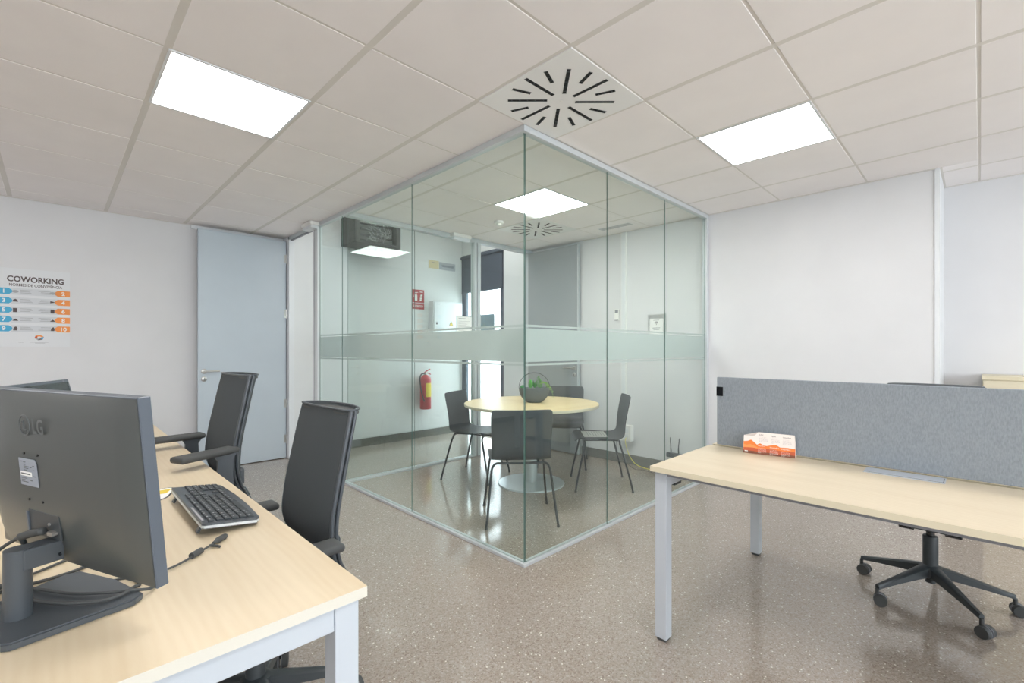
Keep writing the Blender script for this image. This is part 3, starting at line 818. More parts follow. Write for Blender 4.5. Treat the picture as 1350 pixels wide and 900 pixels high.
# ------------------------------------------------------------ office chairs
def office_chair(name_loc, rz, label, seat_h=0.455, arm_h=0.61, base_rot=0.0, arm_twist=(0, 0), arm_x=-0.058, sup_x=0.0):
    """local +x is forward; returns thing"""
    t = thing('office_chair', label, 'chair', name_loc, rz)
    dz = seat_h - 0.455
    # back: hollow mesh sleeve on an oval rim
    prof = [(1.00, -0.232, 0.188), (0.985, -0.229, 0.192), (0.92, -0.214, 0.196), (0.83, -0.195, 0.198), (0.74, -0.176, 0.200),
            (0.66, -0.163, 0.200), (0.59, -0.160, 0.202), (0.52, -0.178, 0.182), (0.46, -0.208, 0.155), (0.415, -0.232, 0.134)]
    NX = 12
    def sheet(off_mid, off_edge, shrink=0.0):
        rows = []
        for (z, x, hw) in prof:
            k = 1.0 if z > 0.6 else max(0.35, (z - 0.35) / 0.25)
            row = []
            for q in range(NX + 1):
                u = -1 + 2 * q / NX
                row.append((x + off_edge + off_mid * k * (1 - u * u), u * (hw - shrink), z + dz + (0.006 * (1 - u ** 4) if z > 0.99 else 0)))
            rows.append(row)
        return rows
    MB().grid(sheet(0.012, 0.004)).obj('backrest_mesh', MESHF, t)
    br = MB().grid(sheet(-0.066, -0.016, 0.003)).obj('backrest_rear', MESHF, t)
    # rim around the back, doubled on the sides
    L = [(x - 0.002, hw, z + dz) for (z, x, hw) in prof]
    for sy in (1, -1):
        MB().tube([(x, y * sy, z) for (x, y, z) in L], 0.0075, 8, n=3).tube([(x - 0.016, y * sy, z) for (x, y, z) in L], 0.006, 8, n=3).obj('side_rail', BLACK_S, t)
    # top rim: closed oval
    z0, x0_, hw0 = prof[0]
    oval = []
    n = 20
    for q in range(n):
        a = 2 * PI * q / n
        yy = math.cos(a) * (hw0 - 0.001); s_ = math.sin(a)
        xx = x0_ + (0.014 * s_ + 0.003 if s_ > 0 else 0.068 * s_ - 0.010)
        oval.append((xx, yy, z0 + dz + 0.004))
    MB().tube(oval, 0.0042, 8, n=2, closed=True).obj('top_rim', BLACK_S, t)
    b = MB(); b.prism([(p[0], p[1]) for p in oval], z0 + dz - 0.012, z0 + dz - 0.006); b.obj('top_cap', SEATF, t)
    zb, xb, hb = prof[-1]
    MB().box((xb - 0.03, -hb, zb + dz - 0.012), (xb + 0.006, hb, zb + dz + 0.012), bev=0.008).obj('bottom_rim', BLACK_S, t)
    # lumbar pod behind
    MB().box((-0.245, -0.10, 0.48 + dz), (-0.215, 0.10, 0.56 + dz), bev=0.012).obj('lumbar_pad', BLACK_S, t)
    # J bracket
    b = MB()
    for y in (-0.085, 0.085):
        b.tube([(-0.238, y, 0.46 + dz), (-0.262, y, 0.40 + dz), (-0.23, y, 0.35 + dz), (-0.16, y, 0.335 + dz), (-0.08, y, 0.345 + dz)], 0.013, 10)
    b.box((-0.262, -0.085, 0.385 + dz), (-0.244, 0.085, 0.43 + dz), bev=0.005)
    b.obj('back_bracket', BLACK_S, t)
    # seat
    rows_t = []; 
    b = MB(); b.box((-0.205, -0.235, seat_h - 0.06), (0.245, 0.235, seat_h), bev=0.028, seg=4)
    for v in b.bm.verts:
        x, y, z = v.co
        if z > seat_h - 0.02:
            v.co.z += -0.020 * max(0, (x - 0.12) / 0.13) ** 2 - 0.008 * (1 - (y / 0.235) ** 2) + 0.01 * max(0, (-x - 0.1) / 0.12)
    b.obj('seat', SEATF, t, smooth=60)
    MB().box((-0.20, -0.21, seat_h - 0.078), (0.22, 0.21, seat_h - 0.058), bev=0.008).obj('seat_pan', BLACK, t)
    b = MB(); b.box((-0.13, -0.075, seat_h - 0.135), (0.10, 0.075, seat_h - 0.077), bev=0.012)
    m_ = b.obj('tilt_mechanism', BLACK, t)
    for s_ in (1, -1):
        b = MB(); b.tube([(0.05, 0.07 * s_, seat_h - 0.10), (0.05, 0.16 * s_, seat_h - 0.102), (0.05, 0.20 * s_, seat_h - 0.104)], 0.005, 8)
        b.box((0.03, 0.085 * s_ - 0.030, seat_h - 0.148), (0.075, 0.085 * s_ + 0.030, seat_h - 0.132), bev=0.005)
        b.box((0.045, 0.070 * s_ - 0.006, seat_h - 0.136), (0.057, 0.070 * s_ + 0.006, seat_h - 0.10))
        b.obj('lever', BLACK_G, m_)
    # armrests
    for s_, tw in ((1, arm_twist[0]), (-1, arm_twist[1])):
        b = MB()
        b.box((-0.035, 0.0, seat_h - 0.085), (0.035, 0.06, seat_h - 0.070), M=Matrix.Translation((arm_x + sup_x, 0.20 if s_ > 0 else -0.26, 0)))
        Y0 = 0.262 * s_
        pts = [(-0.036, seat_h - 0.085), (0.036, seat_h - 0.085), (0.030, arm_h - 0.05), (0.045, arm_h - 0.022), (-0.045, arm_h - 0.022), (-0.026, arm_h - 0.05)]
        b.prism(pts, -0.009, 0.009, frame_M((-0.01 + arm_x + sup_x, Y0, 0), (1, 0, 0), (0, 0, 1)))
        a = b.obj('armrest_support', BLACK_S, t)
        Mt = Matrix.Translation((-0.005 + arm_x, Y0 + 0.006 * s_, 0)) @ Matrix.Rotation(tw, 4, 'Z')
        MB().box((-0.128, -0.040, arm_h - 0.026), (0.125, 0.040, arm_h), M=Mt, bev=0.011, seg=3).obj('arm_pad', RUBBER, a, smooth=50)
    # column and star base
    b = MB(); b.lathe([(0.020, 0.085), (0.020, 0.10), (0.030, 0.105), (0.030, 0.310), (0.028, 0.314)], 24)
    b.obj('column_sleeve', BLACK, t, smooth=40)
    MB().cyl((0, 0, 0.30), (0, 0, seat_h - 0.10), 0.0165, seg=20).obj('gas_column', BLACK_G, t, smooth=40)
    MB().lathe([(0.030, 0.108), (0.046, 0.115), (0.050, 0.135), (0.045, 0.165), (0.031, 0.172)], 24).obj('base_hub', BLACK, t, smooth=50)
    for k in range(5):
        a = base_rot + k * 2 * PI / 5
        R = Matrix.Rotation(a, 4, 'Z')
        b = MB()
        secs = [(0.030, 0.026, 0.122, 0.170), (0.10, 0.021, 0.112, 0.152), (0.20, 0.016, 0.096, 0.124), (0.285, 0.012, 0.080, 0.100), (0.302, 0.010, 0.074, 0.096)]
        rows = []
        for (r, h, za, zb_) in secs:
            rows.append([(r, -h, za), (r, -h * 0.95, zb_ - 0.006), (r, -h * 0.55, zb_), (r, h * 0.55, zb_), (r, h * 0.95, zb_ - 0.006), (r, h, za), (r, 0, za - 0.002), (r, -h, za)])
        b.grid(rows); b.bm.verts.ensure_lookup_table()
        n = len(rows[0]); bmesh.ops.remove_doubles(b.bm, verts=b.bm.verts, dist=1e-5)
        bmesh.ops.holes_fill(b.bm, edges=[e for e in b.bm.edges if e.is_boundary], sides=0)
        bmesh.ops.transform(b.bm, matrix=R, verts=b.bm.verts)
        lg = b.obj('base_leg', BLACK, t, smooth=35)
        ca = PI / 2 + (0.35, -0.25, 0.15, -0.5, 0.3)[k]
        C = Matrix.Translation((0.302 * math.cos(a), 0.302 * math.sin(a), 0.0275)) @ Matrix.Rotation(ca, 4, 'Z')
        b = MB()
        for s_ in (-1, 1):
            q0 = C @ Vector((0.012, 0.007 * s_, 0)); q1 = C @ Vector((0.012, 0.026 * s_, 0))
            b.cyl(q0, q1, 0.0275, 0.0255, seg=22)
        b.cyl(C @ Vector((0, 0, 0.0)), C @ Vector((0, 0, 0.052)), 0.008, seg=10)
        c = b.obj('caster', RUBBER, lg, smooth=40)
        b = MB()
        for s_ in (-1, 1):
            b.cyl(C @ Vector((0.012, 0.0045 * s_, 0)), C @ Vector((0.012, 0.0075 * s_, 0)), 0.0272, seg=22)
        b.obj('caster_ring', BEAM, c, smooth=40)
    return t

office_chair((0.470, 1.665, 0), math.radians(181.5), 'black mesh office chair nearest the camera, tucked at the left desk', 0.478, 0.640, base_rot=math.radians(20), arm_x=-0.025)
office_chair((0.405, 2.565, 0), math.radians(183), 'black mesh office chair in front of the grey-blue door', 0.561, 0.800, base_rot=0.5, arm_twist=(math.radians(20), math.radians(4)), arm_x=-0.035, sup_x=-0.068)
office_chair((3.075, 0.173, 0), math.radians(180), 'black office chair under the right desks, star base showing', 0.492, 0.65, base_rot=PI)

# ------------------------------------------------------------ stacking chairs
def stack_chair():
    t = thing('meeting_chair', '', 'chair', group='meeting chairs round the table')
    prof = [(0.235, 0.418, 0.40), (0.222, 0.438, 0.43), (0.19, 0.450, 0.445), (0.10, 0.449, 0.45), (0.0, 0.441, 0.45), (-0.09, 0.437, 0.445), (-0.15, 0.444, 0.435),
            (-0.188, 0.468, 0.425), (-0.208, 0.51, 0.42), (-0.220, 0.57, 0.422), (-0.233, 0.65, 0.43), (-0.248, 0.73, 0.437), (-0.262, 0.79, 0.436), (-0.266, 0.808, 0.420), (-0.268, 0.815, 0.39)]
    NX = 12; rows = []
    for (x, z, w_) in prof:
        row = []
        for q in range(NX + 1):
            u = -1 + 2 * q / NX
            c = u * u
            if z > 0.46: row.append((x + 0.026 * c * min(1, (z - 0.46) / 0.1), u * w_ / 2, z - (0.0)))
            else: row.append((x, u * w_ / 2, z + 0.010 * c))
        rows.append(row)
    o = MB().grid(rows).obj('seat_shell', PERF, t)
    md = o.modifiers.new('thickness', 'SOLIDIFY'); md.thickness = 0.007; md.offset = 0
    md = o.modifiers.new('round', 'SUBSURF'); md.levels = 1; md.render_levels = 1
    # two bent tube frames: rear and front
    for (xf, xt) in ((-0.255, -0.155), (0.235, 0.15)):
        z1 = 0.425
        pts = [(xf, 0.25, 0.004), (xf * 0.80 + xt * 0.20, 0.238, 0.10), (xt * 0.85 + xf * 0.15, 0.212, 0.35), (xt, 0.200, 0.400), (xt, 0.175, z1), (xt, 0.12, z1 + 0.001),
               (xt, 0.0, z1 + 0.001), (xt, -0.12, z1 + 0.001), (xt, -0.175, z1), (xt, -0.200, 0.400), (xt * 0.85 + xf * 0.15, -0.212, 0.35), (xf * 0.80 + xt * 0.20, -0.238, 0.10), (xf, -0.25, 0.004)]
        fr = MB().tube(pts, 0.0088, 10, n=4).obj('leg_frame', TUBE, t)
        for s_ in (-1, 1):
            MB().cyl((xf, 0.25 * s_, 0.0), (xf * 0.98 + xt * 0.02, 0.2485 * s_, 0.014), 0.0105, seg=10).obj('foot_cap', RUBBER, fr)
    b = MB()
    for s_ in (-1, 1): b.tube([(-0.155, 0.13 * s_, 0.425), (0.0, 0.13 * s_, 0.427), (0.15, 0.13 * s_, 0.425)], 0.006, 8, n=2)
    b.obj('under_frame', TUBE, t)
    return t
ch = stack_chair()
ch.location = (2.455, 2.41, 0); ch.rotation_euler = (0, 0, math.radians(50.5))
ch['label'] = 'dark meeting chair with its back to the glass corner'
dup(ch, (2.93, 3.44, 0), math.radians(-67), 'dark meeting chair left of the round table')
R_CH = dup(ch, (3.54, 2.447, 0), math.radians(132.5), 'dark meeting chair right of the table, documents on its seat')
dup(ch, (3.905, 3.165, 0), math.radians(215), 'dark meeting chair behind the round table by the open door')

# ------------------------------------------------------------ round table
t = thing('round_table', 'round maple-topped meeting table on a silver disc pedestal', 'table', (3.13, 2.91, 0))
b = MB(); b.lathe([(0.612, 0.716), (0.615, 0.719), (0.615, 0.737), (0.612, 0.740)], 96)
b.bm.normal_update()
bmesh.ops.recalc_face_normals(b.bm, faces=b.bm.faces)
for f in b.bm.faces: f.material_index = 0 if abs(f.normal.z) > 0.8 else 1
b.obj('tabletop', [WOOD_T, EDGE_R], t)
MB().lathe([(0.305, 0), (0.305, 0.006), (0.30, 0.012), (0.09, 0.020)], 72).obj('base_disc', TABLE_M, t, smooth=40)
MB().cyl((0, 0, 0.018), (0, 0, 0.70), 0.055, seg=36).obj('pedestal', TABLE_M, t, smooth=40)
MB().box((-0.22, -0.03, 0.70), (0.22, 0.03, 0.716)).box((-0.03, -0.22, 0.701), (0.03, 0.22, 0.7155)).obj('support_plate', BEAM, t)

# planter
t = thing('planter_bowl', 'slate half-moon bowl with wire hoops and succulents on round table', 'plant', (3.155, 2.895, 0.741))
rb = 0.142; prof = []
for k in range(9):
    a = -PI / 2 + 0.42 + (PI / 2 - 0.42 + 0.04) * k / 8
    prof.append((rb * math.cos(a), rb * math.sin(a) + rb * 0.915))
b = MB(); b.lathe(prof, 40)
for v in b.bm.verts: v.co.y *= 0.55; 
BM = Matrix.Rotation(-PI / 4, 4, 'Z')
bmesh.ops.transform(b.bm, matrix=BM, verts=b.bm.verts)
bowl = b.obj('bowl', BOWL, t, smooth=50)
for yo in (-0.012, 0.012):
    pts = []
    for k in range(25):
        a = PI * k / 24
        pts.append(BM @ Vector((rb * math.cos(a), yo * (1 if k else 1), rb * 0.935 + rb * math.sin(a) * 1.0)))
    MB().tube(pts, 0.0022, 6, n=1, smooth=False).obj('hoop', BLACK, t)
zt = rb * 0.95
# cactus
def blob(p, r, h, name, mat, ribs=9):
    b = MB(); pr = []
    for k in range(8):
        a = PI * k / 7 - PI / 2
        pr.append((max(0.001, r * math.cos(a)), h / 2 + h / 2 * math.sin(a)))
    b.lathe(pr, ribs * 4, cap=True)
    for v in b.bm.verts:
        a = math.atan2(v.co.y, v.co.x); s = 1 + 0.14 * math.cos(a * ribs); v.co.x *= s; v.co.y *= s
    bmesh.ops.translate(b.bm, vec=p, verts=b.bm.verts)
    return b.obj(name, mat, t, smooth=60)
def L2(u, d=0, z=0.0): v = BM @ Vector((u, d, 0)); return Vector((v.x, v.y, zt + z))
blob(L2(-0.035, 0, -0.01), 0.019, 0.085, 'cactus', GREEN_A)
blob(L2(-0.105, 0, -0.012), 0.022, 0.038, 'round_cactus', GREEN_C)
def leaf(bm_, base, tip, w_, curl=0.0):
    base, tip = Vector(base), Vector(tip); d = tip - base; side = d.cross(Vector((0.3, 0.5, 1))).normalized() * w_
    mid = base + d * 0.5 + Vector((0, 0, curl)); up = side.cross(d).normalized() * w_ * 0.35
    vs = [bm_.verts.new(p) for p in (base, mid - side + up * 0, mid + up, mid + side, tip, mid - up)]
    for q in ((0, 1, 2), (0, 2, 3), (1, 4, 2), (2, 4, 3), (0, 5, 1), (0, 3, 5), (1, 5, 4), (3, 4, 5)): 
        bm_.faces.new([vs[i] for i in q])
b = MB()
for k in range(22):
    a = random.uniform(0, 2 * PI); r = random.uniform(0.01, 0.035); p = L2(0.003, 0, -0.005)
    leaf(b.bm, p, p + Vector((r * math.cos(a), r * math.sin(a), random.uniform(0.045, 0.082))), 0.0045)
b.obj('aloe_leaves', GREEN_C, t, kind='stuff')
b = MB()
for k in range(110):
    u = random.gauss(0.045, 0.014); h = random.uniform(0.0, 0.105) * max(0.3, 1 - abs(u - 0.045) * 18)
    p = L2(u, random.uniform(-0.025, 0.025), h); a = random.uniform(0, 2 * PI)
    leaf(b.bm, p, p + Vector((0.016 * math.cos(a), 0.016 * math.sin(a), random.uniform(0.0, 0.012))), 0.006)
b.tube([L2(0.045, 0, -0.01), L2(0.047, 0, 0.05), L2(0.043, 0, 0.10)], 0.0018, 5)
b.obj('bushy_leaves', GREEN_A, t, kind='stuff')
b = MB()
for s in range(7):
    P = []
    r = random.uniform(0.115, 0.18)
    for k in range(9):
        q = k / 8
        u = 0.05 + (r - 0.05) * q + 0.0; z = 0.035 + 0.02 * math.sin(q * PI) - (0.12 if r > 0.15 else 0.05) * q * q * q * (1 if s < 4 else 0.6)
        P.append(L2(u, random.uniform(-0.02, 0.02) * q + 0.01 * (s % 3 - 1), z))
    b.tube(P, 0.0012, 5, n=2)
    for p in P[1:]:
        for q in range(3):
            a = random.uniform(0, 2 * PI)
            leaf(b.bm, p, p + Vector((0.012 * math.cos(a), 0.012 * math.sin(a), random.uniform(-0.008, 0.008))), 0.0042)
b.obj('trailing_stems', GREEN_B, t, kind='stuff')

# documents on the right chair
t = thing('document', 'open printed booklet lying on the right meeting chair seat', 'booklet', (3.51, 2.475, 0.4575), math.radians(132.5))
MB().box((-0.10, -0.145, 0), (0.11, 0.145, 0.0025)).obj('pages', PAPER, t)
for k in range(7):
    MB().box((-0.08 + k * 0.024, -0.12, 0.0025), (-0.076 + k * 0.024, 0.12 - (k % 3) * 0.03, 0.0028)).obj('print_line', INK_L, t)

# ------------------------------------------------------------ monitors
def monitor(label, loc, rz, Wd, Hh, zb, tilt, df, loff=0.0, kind='new'):
    t = thing('monitor', label, 'monitor', loc, rz)
    P = Matrix.Translation((df, loff, zb)) @ Matrix.Rotation(-tilt, 4, 'Y')
    w2 = Wd / 2
    b = MB(); b.box((-0.020, -w2, 0), (0.0, w2, Hh), bev=0.0015, seg=1, M=P); b.obj('bezel', MON_EDGE, t)
    MB().box((-0.0002, -w2 + 0.012, 0.018), (0.0008, w2 - 0.012, Hh - 0.012), M=P).obj('screen', SCREEN, t)
    # back housing: bevelled step then a shallow bulge
    N, K = 16, 12; rows = []
    def hx(u, v):
        f = max(0.0, (1 - abs(u) ** 6)) * max(0.0, (1 - abs(v) ** 6))
        g = max(0.0, 1 - abs(u) ** 2.6) * max(0.0, 1 - abs(v) ** 3)
        return -0.0205 - 0.008 * min(1, f * 2.2) - 0.023 * g
    for j in range(K + 1):
        v = -1 + 2 * j / K; v = math.copysign(abs(v) ** 0.75, v)
        row = []
        for i in range(N + 1):
            u = -1 + 2 * i / N; u = math.copysign(abs(u) ** 0.75, u)
            yy = u * (w2 - 0.003); zz = Hh / 2 + v * (Hh / 2 - 0.003)
            if j == 0: zz -= 0.006 * (1 - u * u)
            row.append(P @ Vector((hx(u, v), yy, zz)))
        rows.append(row)
    hs = MB().grid(rows); 
    hs.obj('back_housing', MON, t)
    # back surface frame: viewed from behind, x to the viewer's right
    def BK(y, z, d): return P @ frame_M((d, y, z), (0, 1, 0), (0, 0, 1)) @ Matrix.Identity(4)
    if kind == 'new':
        # view from behind: right = -y? panel normal faces -x, so right is (0,-1,0)
        def bm_(y, z, d): return P @ frame_M((d - 0.006, y, z), (0, -1, 0), (0, 0, 1))
        zc = Hh
        lg = MB()
        A = bm_(0.042, Hh - 0.060, -0.0435)
        ring = [(0.019 * math.cos(a * PI / 14 * 2), 0.019 * math.sin(a * PI / 14 * 2), 0) for a in range(14)]
        lg.tube([A @ Vector(p) for p in ring], 0.0012, 6, n=2, closed=True)
        lg.prism([(-0.004, 0.009), (-0.002, 0.009), (-0.002, -0.008), (0.006, -0.008), (0.006, -0.010), (-0.004, -0.010)], -0.001, 0.0012, A)
        lg.lathe([(0.0022, -0.001), (0.0022, 0.0012)], 10, M=A @ Matrix.Translation((-0.008, 0.006, 0)))
        lg.obj('emblem', GREYTXT, t)
        text('logo_letters', 'LG', 0.040, GREYTXT, t, 0.0275, -0.0135, 0.0004, M=A, bold=0.02, sx=0.85)
        # rating label
        A = bm_(0.042, 0.186, -0.0462) @ Matrix.Diagonal((1.15, 1.2, 1, 1))
        st = MB(); st.prism([(-0.026, -0.022), (0.031, -0.022), (0.031, 0.016), (0.026, 0.022), (-0.026, 0.022)], 0, 0.0006, A)
        st = st.obj('rating_label', pbr('grey_sticker', (150, 156, 166), 0.5), t)
        MB().prism([(-0.023, -0.0065), (0.013, -0.0065), (0.013, 0.0005), (-0.023, 0.0005)], 0.0006, 0.001, A).obj('barcode_strip', PAPER, st)
        b = MB()
        for k, (xx, yy, ww) in enumerate([(-0.022, 0.016, 0.008), (-0.011, 0.0155, 0.007), (-0.011, 0.0115, 0.006), (-0.011, 0.0085, 0.016), (-0.011, 0.0055, 0.014), (-0.011, 0.0025, 0.01),
                                          (-0.022, -0.011, 0.018), (-0.022, -0.014, 0.012), (-0.022, -0.017, 0.02), (0.006, -0.0135, 0.006), (0.018, 0.011, 0.005), (0.018, 0.004, 0.004), (0.017, -0.006, 0.008), (0.009, 0.008, 0.005)]):
            b.prism([(xx, yy), (xx + ww, yy), (xx + ww, yy + 0.0012), (xx, yy + 0.0012)], 0.0006, 0.0009, A)
        b.prism([(-0.021, -0.004), (0.009, -0.004), (0.009, -0.002), (-0.021, -0.002)], 0.001, 0.0012, A)
        b.obj('label_print', GREYTXT, st)
        # vesa holes
        for yy, zz in ((0.05, 0.222), (0.0, 0.222), (0.05, 0.132), (0.0, 0.132)):
            b = MB(); b.lathe([(0.0022, -0.001), (0.0022, 0.0008)], 10, M=bm_(yy, zz, -0.0462)); b.obj('screw_hole', BLACK_G, t)
        # port recess
        A = bm_(0.0, 0.085, -0.044)
        pr = MB(); pr.box((-0.062, -0.022, -0.002), (0.048, 0.026, 0.0010), M=A, bev=0.0006, seg=1); pr = pr.obj('port_recess', BLACK, t)
        MB().box((-0.068, -0.020, 0.0), (-0.061, 0.022, 0.0035), M=A, bev=0.001, seg=1).obj('recess_lip', MON_EDGE, pr)
        MB().box((0.018, -0.012, 0.0), (0.034, -0.004, 0.009), M=A, bev=0.001, seg=1).cyl(A @ Vector((0.036, -0.008, 0.001)), A @ Vector((0.036, -0.008, 0.009)), 0.003, seg=10).obj('port_socket', STEEL, pr)
        MB().lathe([(0.003, 0), (0.003, 0.003)], 10, M=A @ Matrix.Translation((0.013, 0.006, 0))).obj('port_screw', STEEL, pr)
        for q in ((0.02, -0.055), (0.036, -0.048)):
            MB().lathe([(0.003, -0.001), (0.003, 0.0015)], 10, M=A @ Matrix.Translation((q[0], q[1], 0.0))).obj('screw', BLACK_G, t)
        # column, arm, base
        MB().cyl((0, 0, 0.008), (0, 0, 0.136), 0.0195, 0.0188, seg=32).obj('stand_column', BLACK_S, t, smooth=40)
        MB().box((0.0, -0.0205, 0.098), (df - 0.045, 0.0205, 0.1345), bev=0.002).obj('stand_arm', BLACK_S, t)
        ba = MB(); ba.prism([(-0.052, -0.080), (-0.044, -0.092), (0.118, -0.124), (0.140, -0.112), (0.150, 0.0), (0.140, 0.112), (0.118, 0.124), (-0.044, 0.092), (-0.052, 0.080)], 0.0, 0.014)
        bmesh.ops.bevel(ba.bm, geom=[e for e in ba.bm.edges], offset=0.003, segments=2, affect='EDGES')
        ba.obj('stand_base', BLACK_S, t)
    else:
        MB().cyl((-0.02, 0, 0.01), (-0.02, 0, 0.15), 0.024, seg=24).obj('stand_column', BLACK_S, t, smooth=40)
        MB().box((-0.02, -0.03, 0.11), (df - 0.03, 0.03, 0.15), bev=0.003).obj('stand_arm', BLACK_S, t)
        MB().box((-0.10, -0.13, 0.0), (0.10, 0.13, 0.012), bev=0.005).obj('stand_base', BLACK_S, t)
        A = P @ frame_M((0.0, 0, 0), (0, 1, 0), (0, 0, 1))
        text('logo_letters', 'LG', 0.010, INK_L, t, w2 - 0.045, Hh - 0.011, 0.0008, M=A, bold=0.01)
    return t, P
mt, MP = monitor('large black monitor seen from behind at the front of left desk', (-0.045, 1.212, 0.7402), math.radians(22), 0.54, 0.336, 0.078, math.radians(5), 0.102, 0.012)
monitor('black monitor further along the left desk, screen facing the chairs', (-0.062, 2.560, 0.7402), math.radians(-25), 0.54, 0.318, 0.055, math.radians(15), 0.075, 0.0, 'old')

# cables of the near monitor
def wpt(fwd, left, up):   # point in near monitor's local frame -> world
    a = math.radians(22); return Vector((-0.045 + fwd * math.cos(a) - left * math.sin(a), 1.212 + fwd * math.sin(a) + left * math.cos(a), 0.7402 + up))
def cable(name, pts, r, label, mat=RUBBER, n=6):
    o = MB().tube(pts, r, 8, n=n).obj(name, mat); tag(o, label, 'cable'); return o
inv = Matrix.Translation((-0.045, 1.212, 0.7402)) @ Matrix.Rotation(math.radians(22), 4, 'Z')
def onback(y_right, z, d):  # on the back of the near monitor
    return inv @ (MP @ Vector((-0.050 - d, -y_right, z)))
t = thing('video_cable', 'thick black video cable plugged into the back of near monitor', 'cable', onback(0.0, 0.079, 0.008))
O = onback(0.0, 0.079, 0.008)
p1 = onback(-0.045, 0.067, 0.022)
MB().tube([onback(0.010, 0.082, 0.010) - O, onback(-0.02, 0.075, 0.016) - O, p1 - O], 0.0072, 10, n=4).obj('plug', RUBBER, t)
MB().tube([p1 - O, onback(-0.08, 0.05, 0.03) - O, onback(-0.11, 0.025, 0.045) - O, onback(-0.16, -0.02, 0.05) - O, onback(-0.24, -0.062, 0.055) - O, onback(-0.30, -0.068, 0.04) - O], 0.0034, 8).obj('cord', RUBBER, t)
MB().tube([p1 - O, onback(-0.045, 0.05, 0.018) - O, onback(-0.052, 0.03, 0.016) - O], 0.0045, 8).obj('strap', BLACK, t)
cable('cable', [wpt(0.05, 0.30, 0.004), wpt(0.035, 0.06, 0.018), wpt(0.045, -0.02, 0.020), wpt(0.075, -0.075, 0.019), wpt(0.105, -0.095, 0.019), wpt(0.135, -0.085, 0.019), wpt(0.17, -0.04, 0.006), wpt(0.20, 0.10, 0.004)], 0.0035, 'black cable looping over the near monitor base')
cable('cable', [wpt(0.01, 0.32, 0.004), wpt(0.055, 0.10, 0.018), wpt(0.075, 0.0, 0.019), wpt(0.105, -0.065, 0.020), wpt(0.13, -0.095, 0.019), wpt(0.16, -0.10, 0.010), wpt(0.19, -0.06, 0.004), wpt(0.23, 0.02, 0.004)], 0.003, 'thinner black cable crossing the near monitor base')
cable('cable', [wpt(-0.10, 0.28, 0.004), wpt(0.0, 0.19, 0.004), wpt(0.08, 0.16, 0.004), wpt(0.15, 0.15, 0.004), wpt(0.24, 0.18, 0.004)], 0.0035, 'black cable lying on desk behind the near monitor stand')
cable('cable', [wpt(-0.10, 0.20, 0.004), wpt(-0.02, 0.16, 0.004), wpt(0.05, 0.18, 0.012), wpt(0.12, 0.22, 0.004), wpt(0.22, 0.25, 0.004)], 0.003, 'thin black cable lying furthest behind the near monitor stand')
# display cable with ferrite lying on the desk
t = thing('adapter_cable', 'black cable with ferrite bead and plug lying before keyboard', 'cable', (0.25, 1.31, 0.741))
def lp(x, y, z): return (x - 0.25, y - 1.31, z - 0.741)
MB().tube([lp(0.09, 1.28, 0.748), lp(0.15, 1.262, 0.747), lp(0.185, 1.268, 0.746), lp(0.215, 1.287, 0.746), lp(0.24, 1.308, 0.747), lp(0.270, 1.335, 0.747), lp(0.290, 1.353, 0.747)], 0.0026, 8).obj('cord', RUBBER, t)
MB().cyl(lp(0.2300, 1.2995, 0.7485), lp(0.2535, 1.3200, 0.7485), 0.0072, seg=14).obj('ferrite_bead', RUBBER, t, smooth=40)
MB().tube([lp(0.284, 1.348, 0.748), lp(0.296, 1.360, 0.7485), lp(0.310, 1.372, 0.7485), lp(0.320, 1.380, 0.748)], [0.004, 0.0075, 0.0075, 0.005], 10, n=2).obj('plug', RUBBER, t)
MB().tube([lp(0.275, 1.342, 0.747), lp(0.284, 1.335, 0.746), lp(0.293, 1.322, 0.745)], 0.0035, 6, n=3).obj('side_plug', RUBBER, t)
t = thing('blue_plug', 'small blue plug on desk behind the near monitor edge', 'plug', (0.192, 1.327, 0.7405))
MB().box((-0.020, -0.008, 0), (-0.006, 0.010, 0.012), bev=0.003).obj('plug_body', BLUE_C, t)
MB().box((-0.034, -0.006, 0.002), (-0.020, 0.008, 0.010)).obj('plug_contact', STEEL, t)

# ------------------------------------------------------------ keyboard
kt = thing('keyboard', 'black full-size keyboard propped on its feet on left desk', 'keyboard', (0.343, 1.645, 0.7402))
KM = Matrix.Translation((0.070, 0, 0.006)) @ Matrix.Rotation(math.radians(7.5), 4, 'Y')
KL, KD = 0.448, 0.140
b = MB()
outline = [(-KD, -KL / 2 + 0.006), (-KD + 0.006, -KL / 2), (-0.010, -KL / 2 + 0.002), (0.0, -KL / 2 + 0.016), (0.008, -0.06), (0.008, 0.06), (0.0, KL / 2 - 0.016), (-0.010, KL / 2 - 0.002), (-KD + 0.006, KL / 2), (-KD, KL / 2 - 0.006)]
b.prism(outline, 0.0, 0.014, KM); b.obj('keyboard_case', [BLACK_S], kt)
b = MB(); b.prism([(x * 1.0 + (0.001 if x > -0.05 else -0.001), y * 1.005) for x, y in outline], 0.002, 0.0085, KM); b.obj('case_trim', ALU, kt)
b = MB(); lb = MB()
kw = 0.0188
rows6 = [(-0.118, 0), (-0.097, 0), (-0.078, 0), (-0.059, 0), (-0.040, 0), (-0.021, 0)]
def key(x, y, w_, d_=0.0165):
    b.box((x - d_ / 2, y - w_ / 2 + 0.0009, 0.014), (x + d_ / 2, y + w_ / 2 - 0.0009, 0.0185), M=KM, bev=0.0012, seg=1)
    if w_ < 0.05: lb.box((x - 0.004, y - 0.0025, 0.01855), (x - 0.001, y + 0.0022, 0.0188), M=KM)
